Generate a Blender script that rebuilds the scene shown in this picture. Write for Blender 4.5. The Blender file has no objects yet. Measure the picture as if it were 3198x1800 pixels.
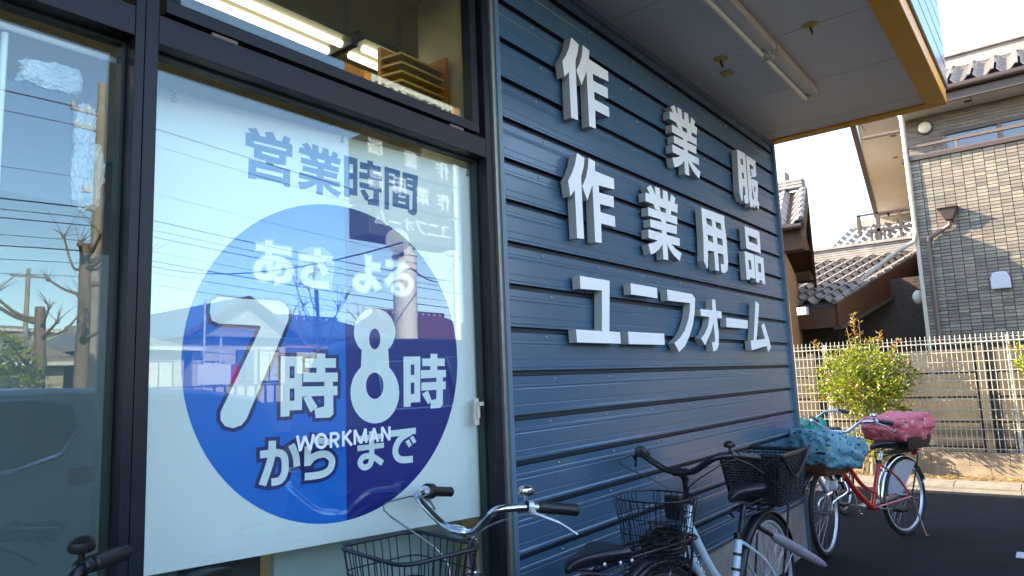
import bpy, bmesh, math, random
from mathutils import Vector, Matrix
from mathutils.geometry import delaunay_2d_cdt
random.seed(7)
PI = math.pi
S = bpy.context.scene
COL = S.collection
D = 1.70          # the photographer stands this far out from the cladding
H = 1.38          # eye height

# ------------------------------------------------------------------ camera
cam = bpy.data.cameras.new('camera'); camo = bpy.data.objects.new('camera', cam); COL.objects.link(camo)
yaw, pit, rol = 0.66310703, 0.13233208, -0.03941672
fw = Vector((-math.sin(yaw)*math.cos(pit), math.cos(yaw)*math.cos(pit), math.sin(pit)))
rt = Vector((math.cos(yaw), math.sin(yaw), 0)); up = rt.cross(fw)
r2 = math.cos(rol)*rt + math.sin(rol)*up; u2 = -math.sin(rol)*rt + math.cos(rol)*up
mw = Matrix((r2, u2, -fw)).transposed().to_4x4(); mw.translation = (D, 0, H)
camo.matrix_world = mw
cam.lens = 24.516; cam.sensor_width = 36; cam.clip_start = 0.02; cam.clip_end = 600
S.camera = camo

# ------------------------------------------------------------------ sky, sun, exposure
SUN = Vector((1, .43, -.57)).normalized()
W = bpy.data.worlds.new('World'); S.world = W; W.use_nodes = True
wn = W.node_tree.nodes
sky = wn.new('ShaderNodeTexSky'); sky.sky_type = 'NISHITA'; sky.sun_disc = False
sky.sun_elevation = math.asin(-SUN.z); sky.sun_rotation = math.atan2(-SUN.x, -SUN.y)
sky.air_density = 1.0; sky.dust_density = .5; sky.ozone_density = 1.0
W.node_tree.links.new(sky.outputs[0], wn['Background'].inputs[0]); wn['Background'].inputs[1].default_value = 0.15
sun = bpy.data.lights.new('sun', 'SUN'); sun.energy = 3.7; sun.angle = math.radians(.5); sun.color = (1, .86, .64)
suno = bpy.data.objects.new('sun', sun); COL.objects.link(suno); suno.rotation_euler = SUN.to_track_quat('-Z', 'Y').to_euler()
suno.location = (-20, -10, 15)
S.view_settings.view_transform = 'Standard'; S.view_settings.look = 'None'
S.view_settings.exposure = 2.4; S.view_settings.gamma = 1; S.view_settings.use_curve_mapping = False
S.render.engine = 'CYCLES'; S.cycles.max_bounces = 10; S.cycles.transparent_max_bounces = 16
S.cycles.glossy_bounces = 5; S.cycles.diffuse_bounces = 4
S.cycles.sample_clamp_indirect = 6; S.cycles.caustics_reflective = False

# ------------------------------------------------------------------ materials
def nt(name):
    m = bpy.data.materials.new(name); m.use_nodes = True
    return m, m.node_tree, m.node_tree.nodes['Principled BSDF']
def mat(name, col, rough=.5, metal=0, nscale=0, namt=0, bump=0, bscale=None, spec=.5, coat=0, stretch=None, rvar=0):
    m, t, b = nt(name); n = t.nodes; l = t.links
    b.inputs['Base Color'].default_value = (*col, 1); b.inputs['Roughness'].default_value = rough
    b.inputs['Metallic'].default_value = metal; b.inputs['Specular IOR Level'].default_value = spec
    if coat: b.inputs['Coat Weight'].default_value = coat; b.inputs['Coat Roughness'].default_value = .08
    if nscale or bump:
        tc = n.new('ShaderNodeTexCoord'); src = tc.outputs['Object']
        if stretch:
            mp = n.new('ShaderNodeMapping'); mp.inputs['Scale'].default_value = stretch; l.new(src, mp.inputs[0]); src = mp.outputs[0]
    if nscale:
        no = n.new('ShaderNodeTexNoise'); no.inputs['Scale'].default_value = nscale; no.inputs['Detail'].default_value = 6; no.inputs['Roughness'].default_value = .65
        l.new(src, no.inputs['Vector'])
        r = n.new('ShaderNodeMapRange'); r.inputs['From Min'].default_value = .3; r.inputs['From Max'].default_value = .7
        r.inputs['To Min'].default_value = 1-namt; r.inputs['To Max'].default_value = 1+namt; l.new(no.outputs['Fac'], r.inputs['Value'])
        mx = n.new('ShaderNodeVectorMath'); mx.operation = 'SCALE'; mx.inputs[0].default_value = col
        l.new(r.outputs[0], mx.inputs['Scale']); l.new(mx.outputs[0], b.inputs['Base Color'])
        if rvar:
            rr = n.new('ShaderNodeMapRange'); rr.inputs['From Min'].default_value = .3; rr.inputs['From Max'].default_value = .7
            rr.inputs['To Min'].default_value = rough-rvar; rr.inputs['To Max'].default_value = rough+rvar
            l.new(no.outputs['Fac'], rr.inputs['Value']); l.new(rr.outputs[0], b.inputs['Roughness'])
    if bump:
        nb = n.new('ShaderNodeTexNoise'); nb.inputs['Scale'].default_value = bscale or nscale*4; nb.inputs['Detail'].default_value = 5
        l.new(src, nb.inputs['Vector']); bp = n.new('ShaderNodeBump'); bp.inputs['Strength'].default_value = bump; bp.inputs['Distance'].default_value = .01
        l.new(nb.outputs['Fac'], bp.inputs['Height']); l.new(bp.outputs[0], b.inputs['Normal'])
    return m
def emit(name, col, st):
    m, t, b = nt(name); b.inputs['Base Color'].default_value = (*col, 1)
    b.inputs['Emission Color'].default_value = (*col, 1); b.inputs['Emission Strength'].default_value = st
    return m
def glass(name, f0, tint=(1, 1, 1), rough=0.0):
    m = bpy.data.materials.new(name); m.use_nodes = True; t = m.node_tree; n = t.nodes; n.clear(); l = t.links
    out = n.new('ShaderNodeOutputMaterial'); mx = n.new('ShaderNodeMixShader'); tr = n.new('ShaderNodeBsdfTransparent'); gl = n.new('ShaderNodeBsdfGlossy')
    tr.inputs[0].default_value = (*tint, 1); gl.inputs['Roughness'].default_value = rough; gl.inputs[0].default_value = (.84, .98, 1, 1)
    lw = n.new('ShaderNodeLayerWeight'); lw.inputs['Blend'].default_value = .5
    p = n.new('ShaderNodeMath'); p.operation = 'POWER'; p.inputs[1].default_value = 5; l.new(lw.outputs['Facing'], p.inputs[0])
    r = n.new('ShaderNodeMapRange'); r.inputs['To Min'].default_value = f0; r.inputs['To Max'].default_value = 1; l.new(p.outputs[0], r.inputs['Value'])
    l.new(r.outputs[0], mx.inputs[0]); l.new(tr.outputs[0], mx.inputs[1]); l.new(gl.outputs[0], mx.inputs[2]); l.new(mx.outputs[0], out.inputs[0])
    return m

M = {}
M['siding'] = mat('slate blue steel cladding', (.052, .110, .180), .24, .0, .9, .05, 0, None, 1.0, rvar=.03)
M['trim'] = mat('slate blue steel trim', (.10, .16, .22), .35, 0, 3, .1, spec=.7)
M['silver'] = mat('weathered aluminium strip', (.30, .29, .27), .42, .7, 20, .15)
M['frame'] = mat('dark bronze aluminium', (.009, .0095, .016), .42, .0, 6, .3, 0, None, .28, rvar=.06)
M['grooveshade'] = mat('dark blue joint shade', (.012, .022, .040), .5)  # shade of the cladding grooves, put into the colour of their recess faces
M['rubber'] = mat('black rubber', (.008, .008, .009), .6)
M['gasket'] = mat('dark green gasket', (.012, .022, .022), .5)
M['letter'] = mat('white enamelled letter', (.88, .87, .88), .38, 0, 6, .04, spec=.5)
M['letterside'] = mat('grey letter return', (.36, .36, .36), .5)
M['soffit'] = mat('off white soffit board', (.72, .65, .58), .55, 0, 1.6, .04)
M['ivory'] = mat('ivory painted steel', (.62, .56, .47), .4, 0, 8, .05)
M['tube_off'] = mat('fluorescent tube glass', (.74, .70, .58), .25)
M['yellow'] = mat('ochre yellow painted steel', (.86, .35, .0), .34, 0, 3, .08, .06, 8, .3)
M['fascia'] = mat('pale blue steel fascia', (.16, .22, .34), .22, .35, 2, .05, spec=.8)
M['concrete'] = mat('concrete', (.33, .30, .26), .9, 0, 5, .22, .5, 60)
M['base'] = mat('concrete plinth', (.30, .27, .25), .85, 0, 6, .15, .3, 60)
M['block'] = mat('concrete block', (.30, .235, .165), .92, 0, 7, .3, .6, 70)
M['panelwall'] = mat('stained concrete plank', (.095, .076, .054), .9, 0, 2.5, .35, .4, 30, stretch=(1, 1, 2.5))
M['kerb'] = mat('kerb stone', (.24, .21, .17), .9, 0, 8, .2, .5, 80)
M['asphalt'] = mat('asphalt', (.022, .023, .027), .92, 0, 1.1, .22, .9, 190, .15)
M['soil'] = mat('soil and dry leaves', (.22, .15, .07), 1, 0, 30, .6, 1, 40)
M['whiteline'] = mat('road marking paint', (.62, .62, .62), .8, 0, 30, .2)
M['chrome'] = mat('chrome', (.72, .73, .76), .16, 1)
M['steelgrey'] = mat('brushed steel', (.42, .43, .45), .34, 1, 30, .1)
M['alu'] = mat('cast aluminium', (.62, .66, .72), .36, .55)
M['black'] = mat('black plastic', (.010, .010, .012), .38)
M['blackpaint'] = mat('black paint', (.012, .013, .018), .3)
M['wire'] = mat('black coated wire', (.008, .010, .018), .45)
M['tyre'] = mat('tyre rubber', (.012, .012, .013), .75)
M['saddle'] = mat('saddle vinyl', (.010, .011, .016), .33, 0, 12, .2, .15, 60)
M['white'] = mat('white bicycle paint', (.62, .72, .80), .25, coat=.6)
M['red'] = mat('red bicycle paint', (.52, .018, .012), .25, coat=.6)
M['silverpaint'] = mat('silver car paint', (.55, .58, .60), .25, .2, coat=1)
M['darkvan'] = mat('dark navy van paint', (.02, .022, .05), .3)
M['rack'] = mat('black rack steel', (.02, .02, .024), .28, .4)
M['clear'] = mat('clear guard plastic', (.35, .38, .45), .2)
M['lamp'] = mat('headlamp glass', (.75, .75, .72), .12)
M['lilac'] = mat('lilac grey umbrella cloth', (.27, .25, .29), .6, 0, 14, .2, .3, 40)
M['redlamp'] = mat('red lamp plastic', (.4, .01, .01), .2)
M['wood'] = mat('brown stained timber', (.085, .035, .014), .6, 0, 5, .25, .2, 30)
M['brownmetal'] = mat('dark brown metal', (.055, .036, .03), .45)
M['pipe'] = mat('ivory drain pipe', (.55, .47, .38), .4)
M['brownpipe'] = mat('brown drain pipe', (.13, .09, .08), .4)
M['cream'] = mat('cream eave board', (.86, .81, .71), .7, 0, 2, .05)
M['ochrewall'] = mat('ochre house wall', (.36, .19, .075), .8, 0, 30, .18, .3, 60)
M['darktile'] = mat('dark brown house wall', (.055, .036, .024), .6, 0, 8, .3)
M['roof'] = mat('grey glazed roof tile', (.28, .25, .23), .40, 0, 5, .28, .1, 30)
M['roofblue'] = mat('blue glazed roof tile', (.05, .085, .15), .3, 0, 5, .2)
M['roofred'] = mat('red brown roof tile', (.14, .055, .045), .5, 0, 5, .2)
M['mortar'] = mat('dark mortar', (.045, .035, .03), .9)
for i, c in enumerate([(.265, .225, .165), (.185, .145, .115), (.16, .137, .11), (.225, .185, .145), (.205, .18, .14), (.14, .118, .10)]):
    M['brick%d' % i] = mat('glazed wall tile %d' % i, c, .5, 0, 9, .14)
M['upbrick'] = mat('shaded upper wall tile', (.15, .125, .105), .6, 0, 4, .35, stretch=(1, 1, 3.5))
M['bark'] = mat('pale bark', (.30, .24, .16), .9, 0, 14, .3, .6, 40)
M['bark2'] = mat('grey brown bark', (.24, .17, .12), .9, 0, 9, .3, .6, 30)
M['pole'] = mat('concrete utility pole', (.34, .29, .25), .85, 0, 4, .15)
M['creampole'] = mat('cream painted sign pole', (.82, .78, .72), .5, 0, 2, .04)
M['signdark'] = mat('dark green sign panel', (.05, .07, .065), .5)
M['orange'] = mat('orange sign face', (.62, .22, .02), .5)
M['whitepaint'] = mat('white painted panel', (.72, .70, .66), .5)
M['plaster'] = mat('cream plaster', (.48, .42, .34), .85, 0, 3, .08)
M['pink'] = mat('salmon render', (.46, .22, .14), .8, 0, 3, .08)
M['vent'] = mat('white vent cover', (.50, .50, .56), .45)
M['rail'] = mat('bronze balcony rail', (.13, .085, .065), .4, .2)
M['wireline'] = mat('overhead cable', (.015, .015, .02), .6)
M['fence'] = mat('galvanised mesh wire', (.50, .46, .38), .5, .0)
M['fencepost'] = mat('galvanised fence post', (.60, .57, .52), .4, .3)
M['lampglobe'] = mat('frosted lamp cover', (.66, .62, .50), .4)
M['rivet'] = mat('bright rivet', (.8, .8, .82), .3, .3)
M['inwall'] = mat('interior beige wall', (.72, .60, .36), .8, 0, 2, .06)
M['inceil'] = mat('interior ceiling board', (.62, .54, .36), .8)
M['inpanel'] = mat('pale interior panel', (.42, .48, .46), .6, 0, 2, .06)
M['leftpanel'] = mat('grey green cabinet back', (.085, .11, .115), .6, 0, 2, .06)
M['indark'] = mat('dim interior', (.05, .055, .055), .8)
M['cardboard'] = mat('grey card box', (.06, .055, .08), .7, 0, 3, .1)
M['wrap'] = mat('crumpled clear wrap', (.50, .53, .55), .25, 0, 9, .2, 1, 14)
M['lit'] = emit('lit fluorescent tube', (1, .93, .70), .8)
M['reflector'] = mat('lamp reflector', (.16, .14, .08), .5)
M['brass'] = mat('brass louvre', (.62, .42, .08), .45)
M['film'] = mat('white poster film', (.90, .905, .885), .45, 0, 1.2, .03)
M['skyblue'] = mat('poster blue', (.0, .15, .66), .45)
M['navy'] = mat('poster navy', (.004, .010, .20), .45)
M['print'] = mat('poster print white', (.88, .92, .93), .45)
M['head'] = mat('poster heading blue', (.045, .13, .33), .45)
M['outline'] = mat('poster navy outline', (.004, .010, .14), .45)
M['softline'] = mat('poster grey outline', (.30, .36, .60), .45)
M['sticker'] = mat('white vinyl lettering', (.86, .86, .88), .5)
M['shopglass'] = glass('shop window glass', .062, (.96, .99, .98), 0.001)
M['carglass'] = mat('dark car glass', (.02, .025, .028), .05, 0, spec=.8)
M['houseglass'] = mat('house window glass', (.10, .12, .17), .06, 0, spec=1)
M['litpane'] = mat('paper screen window', (.62, .60, .52), .5)
M['snowgreen'] = mat('hedge green', (.05, .085, .025), .8)

def leafmat(name, c1, c2, tr=.35):
    m, t, b = nt(name); n = t.nodes; l = t.links
    oi = n.new('ShaderNodeNewGeometry'); r = n.new('ShaderNodeValToRGB'); l.new(oi.outputs['Random Per Island'], r.inputs[0])
    r.color_ramp.elements[0].color = (*c1, 1); r.color_ramp.elements[1].color = (*c2, 1)
    l.new(r.outputs[0], b.inputs['Base Color']); b.inputs['Roughness'].default_value = .38
    ts = n.new('ShaderNodeBsdfTranslucent'); l.new(r.outputs[0], ts.inputs[0]); mx = n.new('ShaderNodeMixShader'); mx.inputs[0].default_value = tr
    l.new(b.outputs[0], mx.inputs[1]); l.new(ts.outputs[0], mx.inputs[2]); l.new(mx.outputs[0], n['Material Output'].inputs[0])
    return m
M['leaf'] = leafmat('glossy green leaf', (.10, .15, .012), (.42, .44, .04))
M['redleaf'] = leafmat('reddish young leaf', (.25, .08, .02), (.34, .24, .03))
M['dryleaf'] = leafmat('dry fallen leaf', (.20, .09, .03), (.42, .28, .10), .1)

def clothmat(name, base, spots, scale, thr):
    m, t, b = nt(name); n = t.nodes; l = t.links
    tc = n.new('ShaderNodeTexCoord'); cur = None
    r0 = n.new('ShaderNodeRGB'); r0.outputs[0].default_value = (*base, 1); cur = r0.outputs[0]
    for k, (sc, col) in enumerate(spots):
        mp = n.new('ShaderNodeMapping'); mp.inputs['Location'].default_value = (k*3.3, k*1.7, k*5.1); l.new(tc.outputs['Object'], mp.inputs[0])
        nz = n.new('ShaderNodeTexNoise'); nz.inputs['Scale'].default_value = scale*1.7; l.new(mp.outputs[0], nz.inputs[0])
        ad = n.new('ShaderNodeVectorMath'); ad.operation = 'MULTIPLY_ADD'; ad.inputs[1].default_value = (.05, .05, .05)
        l.new(nz.outputs['Color'], ad.inputs[0]); l.new(mp.outputs[0], ad.inputs[2])
        v = n.new('ShaderNodeTexVoronoi'); v.inputs['Scale'].default_value = sc; l.new(ad.outputs[0], v.inputs['Vector'])
        c = n.new('ShaderNodeMath'); c.operation = 'LESS_THAN'; c.inputs[1].default_value = thr*(1-.2*k); l.new(v.outputs['Distance'], c.inputs[0])
        mx = n.new('ShaderNodeMix'); mx.data_type = 'RGBA'; l.new(c.outputs[0], mx.inputs[0]); l.new(cur, mx.inputs[6]); mx.inputs[7].default_value = (*col, 1)
        cur = mx.outputs[2]
    l.new(cur, b.inputs['Base Color']); b.inputs['Roughness'].default_value = .55
    nb = n.new('ShaderNodeTexNoise'); nb.inputs['Scale'].default_value = 16; nb.inputs['Detail'].default_value = 4; l.new(tc.outputs['Object'], nb.inputs['Vector'])
    bp = n.new('ShaderNodeBump'); bp.inputs['Strength'].default_value = .9; bp.inputs['Distance'].default_value = .02; l.new(nb.outputs[0], bp.inputs['Height']); l.new(bp.outputs[0], b.inputs['Normal'])
    return m
M['bluecloth'] = clothmat('light blue printed cloth', (.17, .37, .46), [(24, (.02, .05, .13)), (15, (.33, .44, .40))], 20, .27)
M['pinkcloth'] = clothmat('pink printed cloth', (.74, .15, .19), [(17, (.62, .50, .52)), (21, (.03, .03, .07))], 20, .22)
M['tealcloth'] = mat('teal green cover', (.02, .33, .25), .35, 0, 8, .15, .8, 14)
M['netting'] = mat('pale netting', (.42, .45, .33), .6)

# ------------------------------------------------------------------ object helpers
def tag(o, label=None, cat=None, group=None, kind=None):
    if label: o['label'] = label
    if cat: o['category'] = cat
    if group: o['group'] = group
    if kind: o['kind'] = kind
    return o
def empty(name, label=None, cat=None, loc=(0, 0, 0), rz=0, group=None):
    o = bpy.data.objects.new(name, None); COL.objects.link(o); o.location = loc; o.rotation_euler = (0, 0, rz); o.empty_display_size = .1
    return tag(o, label, cat, group)
def link(name, me, parent=None, loc=None, rot=None):
    o = bpy.data.objects.new(name, me); COL.objects.link(o)
    if parent: o.parent = parent
    if loc is not None: o.location = loc
    if rot is not None: o.rotation_euler = rot
    return o
def copy_tree(o, parent=None):
    c = o.copy(); COL.objects.link(c); c.parent = parent
    for ch in o.children: copy_tree(ch, c)
    return c
def catmull(p, n=4, closed=False):
    P = [Vector(q) for q in p]; out = []; N = len(P)
    rng = range(N if closed else N-1)
    for i in rng:
        a = P[(i-1) % N] if closed or i > 0 else P[0]*2-P[1]; b = P[i]; c = P[(i+1) % N]
        d = P[(i+2) % N] if closed or i+2 < N else P[-1]*2-P[-2]
        for k in range(n):
            t = k/n; out.append(.5*((2*b)+(c-a)*t+(2*a-5*b+4*c-d)*t*t+(3*b-a-3*c+d)*t**3))
    if not closed: out.append(P[-1])
    return out
class MB:
    def __init__(s): s.v = []; s.f = []
    def add(s, vs, fs):
        o = len(s.v); s.v += [tuple(v) for v in vs]; s.f += [tuple(i+o for i in f) for f in fs]; return s
    def box(s, x0, x1, y0, y1, z0, z1):
        return s.add([(x0, y0, z0), (x1, y0, z0), (x1, y1, z0), (x0, y1, z0), (x0, y0, z1), (x1, y0, z1), (x1, y1, z1), (x0, y1, z1)],
                     [(0, 3, 2, 1), (4, 5, 6, 7), (0, 1, 5, 4), (1, 2, 6, 5), (2, 3, 7, 6), (3, 0, 4, 7)])
    def hexa(s, P):   # eight corners: bottom loop then top loop
        return s.add(P, [(0, 3, 2, 1), (4, 5, 6, 7), (0, 1, 5, 4), (1, 2, 6, 5), (2, 3, 7, 6), (3, 0, 4, 7)])
    def quad(s, a, b, c, d): return s.add([a, b, c, d], [(0, 1, 2, 3)])
    def slab(s, pts, off):   # polygon pts extruded by vector off
        n = len(pts); off = Vector(off); A = [Vector(p) for p in pts]; B = [p+off for p in A]
        return s.add(A+B, [tuple(range(n-1, -1, -1)), tuple(range(n, 2*n))]+[(i, (i+1) % n, n+(i+1) % n, n+i) for i in range(n)])
    def tube(s, pts, r, k=8, closed=False, cap=True, flat=1.0):
        P = [Vector(p) for p in pts]; N = len(P)
        R = r if isinstance(r, (list, tuple)) else [r]*N
        T = []
        for i in range(N):
            a = P[(i-1) % N] if (closed or i > 0) else P[i]; b = P[(i+1) % N] if (closed or i < N-1) else P[i]
            t = (b-a); T.append(t.normalized() if t.length > 1e-9 else Vector((0, 0, 1)))
        u = T[0].orthogonal().normalized()
        if abs(T[0].z) < .9: u = (Vector((0, 0, 1))-T[0]*T[0].z).normalized()
        vs = []
        for i in range(N):
            u = (u-T[i]*u.dot(T[i])).normalized(); w = T[i].cross(u)
            for j in range(k):
                a = 2*PI*j/k; vs.append(P[i]+(u*math.cos(a)*flat+w*math.sin(a))*R[i])
        fs = []
        for i in range(N if closed else N-1):
            i2 = (i+1) % N
            for j in range(k): fs.append((i*k+j, i*k+(j+1) % k, i2*k+(j+1) % k, i2*k+j))
        if cap and not closed: fs += [tuple(range(k-1, -1, -1)), tuple(range((N-1)*k, N*k))]
        return s.add(vs, fs)
    def sphere(s, c, r, nu=10, nv=7, sc=(1, 1, 1)):
        vs = []; fs = []
        for i in range(nv+1):
            a = PI*i/nv
            for j in range(nu):
                b = 2*PI*j/nu; vs.append((c[0]+r*sc[0]*math.sin(a)*math.cos(b), c[1]+r*sc[1]*math.sin(a)*math.sin(b), c[2]+r*sc[2]*math.cos(a)))
        for i in range(nv):
            for j in range(nu): fs.append((i*nu+j, (i+1)*nu+j, (i+1)*nu+(j+1) % nu, i*nu+(j+1) % nu))
        return s.add(vs, fs)
    def ring(s, c, axis, R, r, n=32, k=8, flat=1.0, a0=0, a1=2*PI):
        ax = Vector(axis).normalized(); u = ax.orthogonal().normalized()
        if abs(ax.z) < .9: u = Vector((0, 0, 1))-ax*ax.z; u.normalize()
        w = ax.cross(u); c = Vector(c); full = abs(a1-a0-2*PI) < 1e-6
        pts = [c+(u*math.cos(a0+(a1-a0)*i/n)+w*math.sin(a0+(a1-a0)*i/n))*R for i in range(n if full else n+1)]
        return s.tube(pts, r, k, closed=full, flat=flat)
    def disc(s, c, axis, R, th, n=24):
        ax = Vector(axis).normalized(); c = Vector(c); return s.tube([c-ax*th/2, c+ax*th/2], R, n)
    def lathe(s, c, axis, prof, n=16):   # prof: (radius, distance along axis)
        ax = Vector(axis).normalized(); c = Vector(c)
        return s.tube([c+ax*d for r_, d in prof], [max(r_, 1e-4) for r_, d in prof], n)
    def mesh(s, name, m, smooth=False):
        me = bpy.data.meshes.new(name); me.from_pydata(s.v, [], s.f); me.materials.append(m if not isinstance(m, str) else M[m])
        if smooth:
            me.polygons.foreach_set('use_smooth', [True]*len(me.polygons)); me.update()
            try: me.set_sharp_from_angle(angle=math.radians(42))
            except Exception: pass
        me.update(); return me
    def build(s, name, m, parent=None, smooth=False, loc=None, rot=None, kind=None):
        o = link(name, s.mesh(name, m, smooth), parent, loc, rot)
        if kind: o['kind'] = kind
        return o
def box(name, m, parent, *a): return MB().box(*a).build(name, m, parent)
def bevel(o, w=.003, seg=2):
    b = o.modifiers.new('bevel', 'BEVEL'); b.width = w; b.segments = seg; b.limit_method = 'ANGLE'; b.angle_limit = math.radians(40); return o

# ------------------------------------------------------------------ lettering
def area2(p): return sum(p[i][0]*p[(i+1) % len(p)][1]-p[(i+1) % len(p)][0]*p[i][1] for i in range(len(p)))
def ccw(p): return p if area2(p) > 0 else p[::-1]
def grow(p, d):
    p = ccw(p); n = len(p); out = []
    for i in range(n):
        a = Vector(p[i-1]).to_2d() if 0 else Vector((p[i-1][0], p[i-1][1])); b = Vector((p[i][0], p[i][1])); c = Vector((p[(i+1) % n][0], p[(i+1) % n][1]))
        e1 = (b-a); e2 = (c-b)
        if e1.length < 1e-7 or e2.length < 1e-7: out.append(tuple(b)); continue
        e1.normalize(); e2.normalize(); n1 = Vector((e1.y, -e1.x)); n2 = Vector((e2.y, -e2.x)); m_ = n1+n2
        if m_.length < .2: m_ = n1
        m_.normalize(); k = max(.45, m_.dot(n1)); out.append(tuple(b+m_*(d/k)))
    return out
def stroke_poly(w, pts, ext=0, n=5):
    P = [p.to_2d() for p in catmull([(a, b, 0) for a, b in pts], n)] if len(pts) > 2 else [Vector(p) for p in pts]
    d0 = (P[1]-P[0]).normalized(); d1 = (P[-1]-P[-2]).normalized(); P[0] = P[0]-d0*ext; P[-1] = P[-1]+d1*ext
    quads = []; h_ = w/2+ext; L = []; R = []
    for i in range(len(P)):
        t = (P[min(i+1, len(P)-1)]-P[max(i-1, 0)]).normalized(); nn = Vector((-t.y, t.x)); L.append(P[i]+nn*h_); R.append(P[i]-nn*h_)
    return [ccw([tuple(L[i]), tuple(L[i+1]), tuple(R[i+1]), tuple(R[i])]) for i in range(len(P)-1)]
def glyph(solid, hole, f, th, strokes=(), ext=0):
    """union of 2-D polygons -> mesh builder of a plate; f maps (a, b, depth) to space"""
    polys = [ccw(grow(p, ext) if ext else p) for p in solid]
    for w, pts in strokes: polys += stroke_poly(w, pts, ext)
    ns = len(polys)
    polys += [ccw(grow(p, -ext) if ext else p) for p in hole if True]
    vs = []; fs = []
    for p in polys:
        o = len(vs); vs += [Vector((q[0], q[1])) for q in p]; fs.append(list(range(o, o+len(p))))
    V, Ed, F, ov, oe, of = delaunay_2d_cdt(vs, [], fs, 0, 1e-5, True)
    keep = [t for t, s_ in zip(F, of) if any(i < ns for i in s_) and not any(i >= ns for i in s_)]
    cnt = {}
    for t in keep:
        for i in range(len(t)): cnt[(t[i], t[(i+1) % len(t)])] = 1
    n = len(V); mb = MB()
    vv = [f(v[0], v[1], th) for v in V]+[f(v[0], v[1], 0) for v in V]
    ff = [tuple(t) for t in keep]+[tuple(i+n for i in reversed(t)) for t in keep]
    for (a, b) in cnt:
        if (b, a) not in cnt: ff.append((b, a, a+n, b+n))
    used = sorted({i for t in ff for i in t}); mp = {i: k for k, i in enumerate(used)}
    mb.v = [tuple(vv[i]) for i in used]; mb.f = [tuple(mp[i] for i in t) for t in ff]
    return mb

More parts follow.
